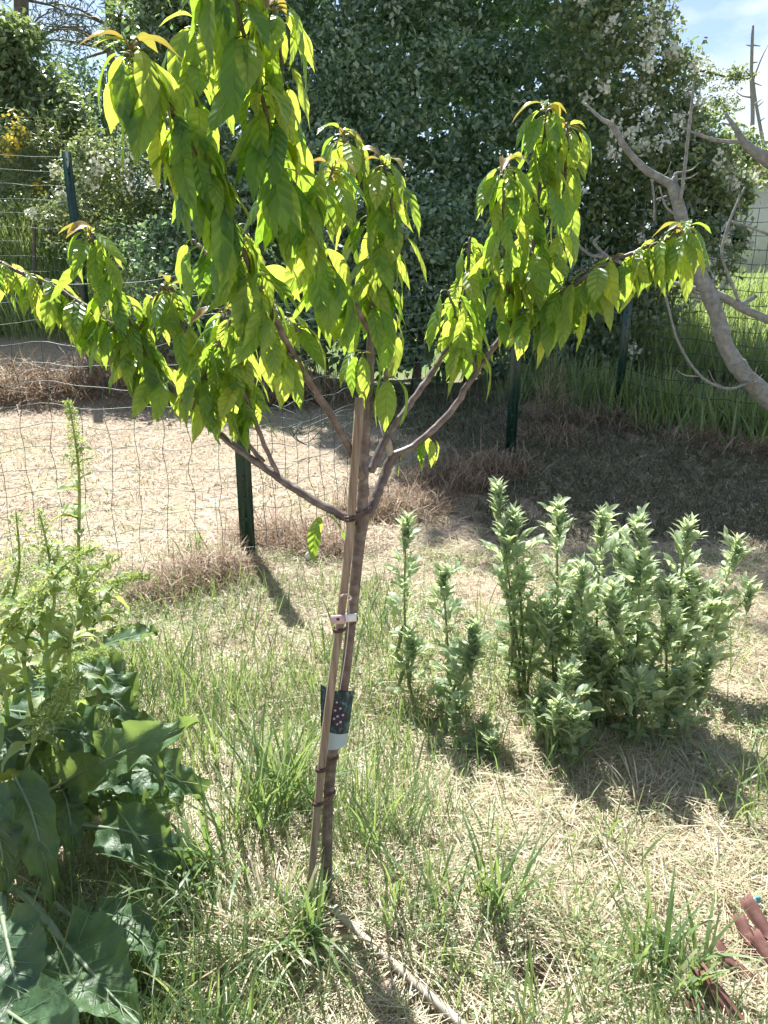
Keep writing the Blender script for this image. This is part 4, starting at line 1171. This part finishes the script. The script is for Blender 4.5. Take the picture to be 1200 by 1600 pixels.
for k in range(16):        # smaller leaves filling the rosettes
    cx_, cy_, pl_, ct_ = ((60, 1180, ch1, c1), (150, 1210, ch1, c1), (110, 1080, ch3, c3), (60, 1030, ch3, c3))[k % 4]
    px, py = cx_ + rng.uniform(-70, 110), cy_ + rng.uniform(-60, 110); Yq = rng.uniform(1.66, 1.84) if k % 4 < 2 else rng.uniform(2.0, 2.3)
    a = rng.uniform(-.5, 1.6); l = rng.uniform(70, 120)
    big_leaf(pl_, ct_, PP((px, py, Yq), (px + math.cos(a) * l * .4, py + math.sin(a) * l * .4 - 14, Yq - .05), (px + math.cos(a) * l * .75, py + math.sin(a) * l * .75 - 6, Yq - .08), (px + math.cos(a) * l, py + math.sin(a) * l + 14, Yq - .09)),
             rng.uniform(.055, .09), (rng.uniform(-.3, .4), rng.uniform(-.8, -.2), 1), 300 + k, petiole_from=ct_ + (0, 0, .05), ribw=.003, rows=16 + 10)
c4 = np.array((-1.30, 1.75, 0.0))  # extra plant, added to throw shade on the chard in the corner
shade_chard = thing('chard_plant', c4, 'tall leafy chard added at the left edge to shade the corner one', 'chard', 'chard plants')
for k in range(13):
    a = rng.uniform(-1.2, 1.2); z0 = rng.uniform(.25, .75); l = rng.uniform(.16, .3); d = np.array((math.cos(a), math.sin(a) - .5, 0)); o = c4 + (rng.uniform(-.12, .1), rng.uniform(-.25, .1), z0)
    big_leaf(shade_chard, c4, [o, o + d * l * .4 + (0, 0, .05), o + d * l * .8 + (0, 0, .02), o + d * l + (0, 0, -.07)], rng.uniform(.08, .13), (.2, -.4, 1), 400 + k, petiole_from=c4 + (0, 0, z0 * .4), ribw=.0035)

# bolting stalks with flower spikes
def small_leaf_mesh(seed, L, W):
    g = np.random.default_rng(seed); mb = MB()
    V = []; T = []; U = []; ph = g.uniform(0, 6)
    for i in range(9):
        v = i / 8; th = .7 - 1.5 * v * g.uniform(.7, 1.1)
        if i == 0: p = np.zeros(3)
        else: p = p + L / 8 * np.array((math.cos(th), 0, math.sin(th)))
        w = W / 2 * max(.05, math.sin(math.pi * min(1, (.1 + .9 * v) ** .8)) ** .8)
        for u in (-1, -.5, 0, .5, 1):
            V.append(p + np.array((0, u * w, abs(u) * w * .5 + .12 * W * abs(u) * math.sin(ph + v * 12 + u)))); U.append((u * .5 + .5, v))
    for i in range(8):
        for k in range(4):
            a = i * 5 + k; T += [(a, a + 1, a + 6), (a, a + 6, a + 5)]
    mb.add(V, T, U); return mb.mesh('leaf', M_bolt)
SL = [small_leaf_mesh(k, rng.uniform(.07, .12), rng.uniform(.018, .042)) for k in range(6)]
def bolting(foot, pts, label, nleaf=14, r=.007, spike=.45, ls=1.0):
    f = np.asarray(foot, float)
    pl = thing('bolting_chard', f, label, 'plant', 'bolting chard stalks')
    q = smooth_path([f - (0, 0, .02)] + list(pts), 26)
    mb = MB(); tube(mb, q, np.linspace(r, r * .3, 26), 6); link('stalk', mb.mesh('stalk', M_bolt, f), pl)
    az = rng.uniform(0, 6)
    for k in range(int(nleaf * 2.0)):
        v = rng.uniform(.08, .8); az += 2.4; s = rng.uniform(.6, 1.5) * (1.35 - v) * ls
        link('leaf', SL[int(rng.integers(6))], pl, q[int(v * 25)] - f, (rng.normal(0, .2), rng.normal(0, .25), az), (s, s, s))
    n = int((700 if ls == 1 else 230) * spike / .45)
    v = rng.uniform(1 - spike, 1.0, n); i = (v * 25).astype(int)
    ra = (0.030 * (1.15 - v) / .6 + .006) * rng.uniform(.3, 1.5, n)
    th = rng.uniform(0, 6.28, n)
    pos = q[i] + np.stack([np.cos(th) * ra, np.sin(th) * ra, rng.uniform(-.004, .018, n)], 1)
    V, T = cards(pos, unit(rng.normal(size=(n, 3)) + (0, 0, .5)), rng.uniform(.008, .022, n), rng.uniform(.003, .007, n), .3)
    tag(link('flower_spike', mesh_np('flower_spike', V - f, T, M_bolt, smooth=False), pl), kind='stuff')
bolting(G(122, 1010), PP((122, 900, 3.08), (124, 760, 3.05), (118, 690, 3.03), (106, 622, 3.0)), 'tallest bolting stalk rising against the pale ground', 26, .009)
bolting((-.86, 1.78, 0), PP((40, 1060, 1.72), (60, 960, 1.70), (95, 890, 1.68), (150, 855, 1.66)), 'yellow green bolting stalk arching right below the tallest one', 22, .006, .45, .7)
bolting(G(10, 1160), PP((20, 1105, 2.0), (60, 1065, 1.95), (110, 1035, 1.93), (178, 1020, 1.92)), 'bolting stalk lying nearly flat across the bluish leaves', 10, .008, .4)
bolting(G(140, 1050), PP((145, 980, 2.75), (165, 930, 2.72), (200, 905, 2.7), (236, 905, 2.7)), 'bolting stalk leaning right toward the brown hay', 10)
bolting((-.98, 1.8, 0), PP((5, 1060, 1.75), (15, 960, 1.73), (30, 880, 1.72), (25, 800, 1.72)), 'upright bolting stalk at the very left edge', 24, .006, .45, .75)
bolting((-.84, 1.86, 0), PP((75, 1040, 1.8), (85, 940, 1.78), (75, 860, 1.78), (60, 795, 1.78)), 'leafy bolting stalk between the edge one and the tallest', 24, .006, .45, .75)
bolting((-.80, 1.8, 0), PP((110, 1060, 1.72), (118, 970, 1.68), (140, 905, 1.66), (188, 870, 1.64)), 'dense bolting stalk directly in front of the tallest one', 24, .006, .45, .75)
bolting((-1.0, 1.7, 0), PP((-10, 1080, 1.62), (10, 1000, 1.58), (40, 945, 1.56), (75, 915, 1.55)), 'bolting stalk entering from the left edge above the bluish leaves', 22, .006, .45, .75)
bolting(G(30, 1260), PP((40, 1200, 1.62), (60, 1150, 1.6), (95, 1100, 1.6), (125, 1055, 1.6)), 'short bolting stalk growing among the large chard leaves', 10, .006)
bolting(G(160, 1060), PP((165, 1010, 2.6), (190, 990, 2.58), (215, 985, 2.56)), 'small bolting stalk under the leaning one', 8, .005)

# ------------------------------------------------------------------ straw and low growth on the ground
PA = G(508, 1428); PBn = G(735, 1632)
def clear(x, y, r=.035):
    d = (PBn - PA)[:2]; t = np.clip(((x - PA[0]) * d[0] + (y - PA[1]) * d[1]) / (d @ d), 0, 1)
    dist = np.hypot(x - PA[0] - t * d[0], (y - PA[1] - t * d[1] + .02))
    return (dist > r) & (((x - .355) / .065) ** 2 + ((y - 1.43) / .06) ** 2 > 1)
def frustum(n, y0, y1, pw=1.0):
    y = y0 + (y1 - y0) * rng.uniform(0, 1, n) ** pw
    x = rng.uniform(-1, 1, n) * (y * .56 + .35)
    k = clear(x, y)
    return x[k], y[k]
def ground_pts(x, y): return np.stack([x, y, gz(x, y) - .003], 1)
Vs = []; Ts = []; Us = []; off = 0
def push(v, t, u):
    global off
    Vs.append(v); Ts.append(t + off); Us.append(u); off += len(v)
# short stubble
for (n, y0, y1, h0, h1, w0, w1) in ((30000, .75, 2.2, .025, .08, .0015, .0032), (34000, 2.0, 4.4, .025, .08, .002, .0042), (26000, 4.2, 8.6, .02, .07, .0035, .008)):
    x, y = frustum(n, y0, y1)
    k = vnoise(x * 2.3 + 4, y * 2.3) > rng.uniform(-.1, .75, len(x))
    x, y = x[k], y[k]; n = len(x)
    push(*blades(ground_pts(x, y), rng.uniform(h0, h1, n), rng.uniform(w0, w1, n), rng.uniform(0, 6.28, n), rng.uniform(.1, 1.1, n), rng.uniform(0, .9, n), 2))
# lying straw
for (n, y0, y1, w0, w1) in ((34000, .75, 2.4, .0016, .0036), (22000, 2.2, 4.6, .002, .004), (14000, 4.4, 8.8, .0035, .007)):
    x, y = frustum(n, y0, y1); n = len(x)
    b = ground_pts(x, y); b[:, 2] += rng.uniform(.006, .03, n)
    push(*blades(b, rng.uniform(.04, .17, n), rng.uniform(w0, w1, n), rng.uniform(0, 6.28, n), rng.uniform(1.35, 1.62, n), rng.uniform(-.15, .25, n), 2))
tag(link('dry_straw', mesh_np('dry_straw', np.concatenate(Vs), np.concatenate(Ts), M_straw, np.concatenate(Us))), 'pale dry straw and mown stubble covering the ground', 'straw', kind='stuff')
# green and thin grasses through the straw
Vs = []; Ts = []; Us = []; off = 0
x, y = frustum(42000, .8, 3.8)
k = vnoise(x * 1.9 + 20, y * 1.9 + 3) + .30 * sstep(.35, -.1, x) - .12 > rng.uniform(.3, 1.1, len(x)); x, y = x[k], y[k]; n = len(x)
push(*blades(ground_pts(x, y), rng.uniform(.05, .2, n), rng.uniform(.0022, .005, n), rng.uniform(0, 6.28, n), rng.uniform(.02, .4, n), rng.uniform(.1, 1.1, n), 3))
tag(link('thin_grass', mesh_np('thin_grass', np.concatenate(Vs), np.concatenate(Ts), M_grass, np.concatenate(Us))), 'thin green grass growing through the straw', 'grass', kind='stuff')
Vs = []; Ts = []; Us = []; off = 0
x, y = frustum(9000, 1.0, 3.3)
k = (vnoise(x * 3.1 + 2, y * 3.1 + 17) > rng.uniform(.5, .8, len(x)) + .35 * sstep(-.05, .35, x)); x, y = x[k], y[k]; n = len(x)
push(*blades(ground_pts(x, y), rng.uniform(.12, .32, n), rng.uniform(.003, .007, n), rng.uniform(0, 6.28, n), rng.uniform(.02, .35, n), rng.uniform(.1, 1.2, n), 4))
tag(link('tall_grass', mesh_np('tall_grass', np.concatenate(Vs), np.concatenate(Ts), M_grass, np.concatenate(Us))), 'patches of taller green grass left of and around the trunk', 'grass', kind='stuff')
# mown grass by the right fence, its colour darkened to deepen the shade
M_mown_shade = foliage('shade_toned_mown_grass', [(0, (0.055, 0.06, 0.035)), (0.4, (0.09, 0.10, 0.052)), (0.8, (0.13, 0.145, 0.07)), (1, (0.28, 0.25, 0.16))], ((0.2, 0.2, 0.08), (0.25, 0.22, 0.1)), 0.25, 0.55)
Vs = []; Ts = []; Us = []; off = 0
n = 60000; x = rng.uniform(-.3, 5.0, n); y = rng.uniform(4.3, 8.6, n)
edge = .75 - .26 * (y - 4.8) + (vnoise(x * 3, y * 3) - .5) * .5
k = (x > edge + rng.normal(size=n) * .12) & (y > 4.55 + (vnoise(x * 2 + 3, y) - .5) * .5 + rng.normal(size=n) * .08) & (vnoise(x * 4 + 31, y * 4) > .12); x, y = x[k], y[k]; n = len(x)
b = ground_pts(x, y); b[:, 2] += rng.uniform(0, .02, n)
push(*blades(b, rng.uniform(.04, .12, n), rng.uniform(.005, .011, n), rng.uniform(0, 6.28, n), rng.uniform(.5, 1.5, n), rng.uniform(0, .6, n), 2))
tag(link('shade_toned_mown_grass', mesh_np('shade_toned_mown_grass', np.concatenate(Vs), np.concatenate(Ts), M_mown_shade, np.concatenate(Us))), 'brownish mown grass by the right fence, coloured darker to deepen the shade', 'grass', kind='stuff')
# low broadleaf weeds
x, y = frustum(17000, .8, 4.3); k = vnoise(x * 2.1 + 7, y * 2.1 + 11) - .22 * sstep(.1, .5, x) * (y < 2.3) > rng.uniform(.25, .9, len(x)); x, y = x[k], y[k]
xx = np.repeat(x, 7) + rng.normal(size=len(x) * 7) * .022; yy = np.repeat(y, 7) + rng.normal(size=len(x) * 7) * .022
pos = np.stack([xx, yy, gz(xx, yy) + rng.uniform(.005, .045, len(xx))], 1)
V, T = cards(pos, unit(rng.normal(size=(len(pos), 3)) * .5 + (0, 0, 1)), rng.uniform(.010, .022, len(pos)), rng.uniform(.007, .014, len(pos)), .25)
tag(link('low_weeds', mesh_np('low_weeds', V, T, M_weed, smooth=False)), 'low yellow green weeds among the straw', 'weeds', kind='stuff')

# brown hay heaps along the fence foot and on the bank
def heap(cx, cy, rx, ry, h, n, L0, L1, w):
    a = rng.uniform(0, 6.28, n); r = np.sqrt(rng.uniform(0, 1, n))
    x = cx + np.cos(a) * r * rx; y = cy + np.sin(a) * r * ry
    z = gz(x, y) + h * (1 - r * r) * rng.uniform(.0, 1.0, n)
    return blades(np.stack([x, y, z], 1), rng.uniform(L0, L1, n), w * rng.uniform(.6, 1.4, n), rng.uniform(0, 6.28, n), rng.uniform(.5, 1.7, n), rng.uniform(-.3, 1.4, n), 3)
Vs = []; Ts = []; Us = []; off = 0
hp = [(G(430, 850), .30, .22, .16, 1500), (G(330, 905), .28, .2, .14, 1300), (G(500, 860), .25, .2, .12, 900), (G(620, 800), .4, .25, .14, 1500), (G(700, 760), .4, .3, .16, 1500),
      (G(760, 740), .35, .3, .18, 1200), (G(250, 930), .22, .15, .08, 600), (G(850, 690), .4, .25, .12, 600), (G(960, 660), .5, .25, .14, 700), (G(1090, 690), .4, .25, .12, 600), (G(1180, 710), .4, .25, .12, 600),
      (G(580, 800), .3, .2, .1, 700), (G(860, 660), .2, .2, .7, 700)]
for (c, rx, ry, h, n) in hp:
    push(*heap(c[0], c[1], rx, ry, h, n, .06, .22, .004 if c[1] < 5.2 else .006))
for k in range(16):
    push(*heap(-6.0 + k * .36, 8.3 + rng.uniform(-.2, .3), .4, .3, .35, 420, .15, .45, .009))
for (c, rx, ry, h, n) in hp:
    push(*heap(c[0], c[1], rx * 1.3, ry * 1.3, h * .6, n // 9, .2, .42, .004 if c[1] < 5.2 else .006))
tag(link('brown_hay', mesh_np('brown_hay', np.concatenate(Vs), np.concatenate(Ts), M_hay, np.concatenate(Us))), 'brown dry hay heaped along the foot of the fence', 'hay', kind='stuff')

# single grass clumps in the foreground
def clump(px, py, n, h0, h1, w, spread, label, az=None, seed=0, straw=0.0, curl=1.0):
    c = G(px, py)
    a = rng.uniform(0, 6.28, n) if az is None else rng.normal(az, .9, n)
    r = np.sqrt(rng.uniform(0, 1, n)) * spread; t = rng.uniform(0, 6.28, n)
    x = c[0] + np.cos(t) * r; y = c[1] + np.sin(t) * r
    V, T, U = blades(np.stack([x, y, gz(x, y) - .005], 1), rng.uniform(h0, h1, n), w * rng.uniform(.6, 1.3, n), a, rng.uniform(.02, .35, n), rng.uniform(.1, 1.5, n) * curl, 6)
    return tag(link('grass_clump', mesh_np('grass_clump', V - c, T, M_grass, U), None, c), label, 'grass clump', 'green grass clumps')
clump(440, 1270, 95, .16, .44, .008, .10, 'tall lush grass clump left of the picture label')
clump(390, 1300, 60, .16, .36, .008, .09, 'grass clump touching the left side of the tall lush one')
clump(330, 1390, 60, .15, .36, .008, .10, 'grass clump spilling over the edge of the chard leaves', 3.4, curl=1.4)
clump(285, 1470, 42, .14, .30, .007, .08, 'arching grass clump in front of the shaded chard', 3.3, curl=1.5)
clump(475, 1480, 60, .10, .26, .010, .06, 'broad bladed clump at the foot of the stake', None, curl=1.5)
clump(590, 1330, 50, .10, .26, .005, .10, 'fine upright clump right of the trunk')
clump(650, 1420, 55, .10, .28, .006, .11, 'clump above the pale pole on the ground')
clump(775, 1425, 55, .12, .32, .007, .07, 'clump with upright stems in the middle foreground')
clump(1040, 1520, 80, .10, .27, .009, .09, 'bright bushy clump at the right foreground')
clump(1165, 1260, 70, .10, .24, .006, .12, 'clump at the right edge below the bean plants')
clump(870, 1215, 26, .08, .22, .006, .08, 'sparse clump at the front foot of the bean plants')
clump(270, 1060, 60, .10, .30, .004, .14, 'thin clump on the straw beyond the chard leaves')
clump(370, 1090, 60, .10, .28, .004, .14, 'thin clump midway between the chard and the trunk')
clump(720, 1545, 30, .08, .16, .005, .07, 'small clump right of the lower end of the pale pole', curl=1.5)
clump(400, 1570, 60, .08, .2, .006, .12, 'low clump at the bottom edge left of the pole', curl=1.5)
clump(300, 870, 22, .12, .3, .007, .06, 'few wide blades in front of the left fence mesh')
clump(920, 1330, 30, .05, .14, .005, .10, 'short pale clump on the straw below the beans')

# dry tufts of long bleached blades
def tuft(px, py, n, h0, h1, label, az=None):
    c = G(px, py); r = np.sqrt(rng.uniform(0, 1, n)) * .06; t = rng.uniform(0, 6.28, n)
    x = c[0] + np.cos(t) * r; y = c[1] + np.sin(t) * r
    V, T, U = blades(np.stack([x, y, gz(x, y) - .004], 1), rng.uniform(h0, h1, n), .005 * rng.uniform(.5, 1.2, n), t if az is None else rng.normal(az, 1.0, n), rng.uniform(.3, 1.1, n), rng.uniform(.2, 1.3, n), 5)
    return tag(link('dry_tuft', mesh_np('dry_tuft', V - c, T, M_straw, U), None, c), label, 'dry grass', 'bleached grass tufts')
tuft(420, 1470, 110, .10, .24, 'bleached tuft left of the broad bladed clump')
tuft(640, 1490, 50, .08, .16, 'bleached tuft right of the upper part of the pale pole')
tuft(350, 1500, 90, .08, .22, 'bleached tuft between the arching clump and the bottom edge')
tuft(900, 1470, 60, .06, .16, 'bleached tuft above and right of the dark hollow')
tuft(900, 1560, 80, .06, .16, 'bleached tuft right of the dark hollow at the bottom')
tuft(700, 1300, 60, .06, .16, 'bleached tuft in the middle of the straw')
tuft(1000, 1250, 80, .06, .16, 'bleached tuft just below the bean clump')
tuft(620, 1130, 60, .06, .14, 'bleached tuft between the trunk and the beans')
tuft(1130, 1400, 70, .06, .16, 'bleached tuft above the terracotta pieces')

# ------------------------------------------------------------------ small things on the ground
a = G(508, 1428); b = G(735, 1632)
mb = MB(); q = smooth_path([a + (0, 0, .03), a * .6 + b * .4 + (0, 0, .03), b + (0, 0, .03)], 16)
tube(mb, q, np.linspace(.0075, .0108, 16) * (1 + .05 * np.sin(np.arange(16) * 2.1)), 10)
tag(link('pale_pole', mb.mesh('pale_pole', M_cane, a), None, a), 'pale wooden pole lying on the grass toward the bottom edge', 'pole')

c = G(486, 880) + (0, -.02, .05)
mb = MB(); V = []; T = []
for (r, y) in ((.001, -.008), (.024, -.008), (.031, -.004), (.031, .004), (.026, .006), (.001, .004)):
    for k in range(18): V.append((r * math.cos(k * .349), y, r * math.sin(k * .349)))
for i in range(5):
    for k in range(18):
        p_, q_ = i * 18 + k, i * 18 + (k + 1) % 18; T += [(p_, q_, q_ + 18), (p_, q_ + 18, p_ + 18)]
mb.add(V, T)
tag(link('plastic_disc', mb.mesh('plastic_disc', M_white), None, c, (.35, 0, .3)), 'small round whitish disc lying in the hay by the post', 'disc')

# broken terracotta tiles at the lower right
def shard(px, py, L, r, arc, az, tilt, roll, label, dz=.03):
    c = G(px, py) + (0, 0, dz); mb = MB(); V = []; T = []; nL, nA = 6, 10
    for s, rr in ((0, r), (1, r - .009)):
        for i in range(nL + 1):
            for k in range(nA + 1):
                th = -arc / 2 + arc * k / nA; f = i / nL
                taper = 1 - .15 * f + .02 * math.sin(5 * th + px)
                V.append(((f - .5) * L + .008 * math.sin(9 * th + px) * (i in (0, nL)), rr * taper * math.sin(th), rr * taper * math.cos(th) - r))
    m_ = (nL + 1) * (nA + 1)
    for s in (0, 1):
        for i in range(nL):
            for k in range(nA):
                a = s * m_ + i * (nA + 1) + k
                q4 = (a, a + 1, a + nA + 2, a + nA + 1)
                q4 = q4 if s else q4[::-1]
                T += [(q4[0], q4[1], q4[2]), (q4[0], q4[2], q4[3])]
    def seam(ids):
        for u, v in zip(ids[:-1], ids[1:]): T.extend([(u, v, v + m_), (u, v + m_, u + m_)])
    seam([k for k in range(nA + 1)]); seam([nL * (nA + 1) + k for k in range(nA + 1)])
    seam([i * (nA + 1) for i in range(nL + 1)]); seam([i * (nA + 1) + nA for i in range(nL + 1)])
    mb.add(V, T)
    return tag(link('tile_shard', mb.mesh('tile_shard', M_terra), None, c, (roll, tilt, az)), label, 'tile', 'terracotta tile shards')
shard(1126, 1585, .13, .017, 5.6, R(-62), .35, .2, 'long tubular terracotta piece lowest at the right edge', .05)
shard(1140, 1525, .085, .018, 2.8, R(-60), .45, -.6, 'narrow folded terracotta piece above the lowest long one', .05)
shard(1186, 1470, .09, .021, 3.6, R(-66), .5, -.3, 'curved terracotta piece standing near the turquoise scrap', .07)
shard(1164, 1490, .09, .016, 4.2, R(-80), .45, .4, 'thin terracotta piece left of the curved standing one', .055)
shard(1094, 1604, .07, .018, 3.4, R(-72), .3, .3, 'small dark terracotta piece at the bottom edge', .03)
shard(1180, 1545, .10, .018, 4.0, R(-45), .15, .1, 'terracotta piece lying flat under the curved one', .025)
shard(1196, 1510, .08, .017, 3.6, R(-70), .4, .0, 'short terracotta piece wedged at the right edge below the curved one', .05)
c = G(1178, 1432) + (0, 0, .05); mb = MB()
V = []; T = []
for i in range(7):
    for k in range(7):
        u, v = i / 6 - .5, k / 6 - .5
        V.append((u * .03, v * .018, .012 * math.cos(u * 3) * math.cos(v * 3)))
for i in range(6):
    for k in range(6):
        a = i * 7 + k; T += [(a, a + 7, a + 8), (a, a + 8, a + 1)]
V2 = [(x, y, z - .003) for x, y, z in V]; mb.add(V + V2, T + [(x + 49, z + 49, y + 49) for x, y, z in T])
tag(link('plastic_scrap', mb.mesh('plastic_scrap', M_turq), None, c, (.3, .2, .6)), 'turquoise plastic scrap lying on the terracotta pieces', 'scrap')
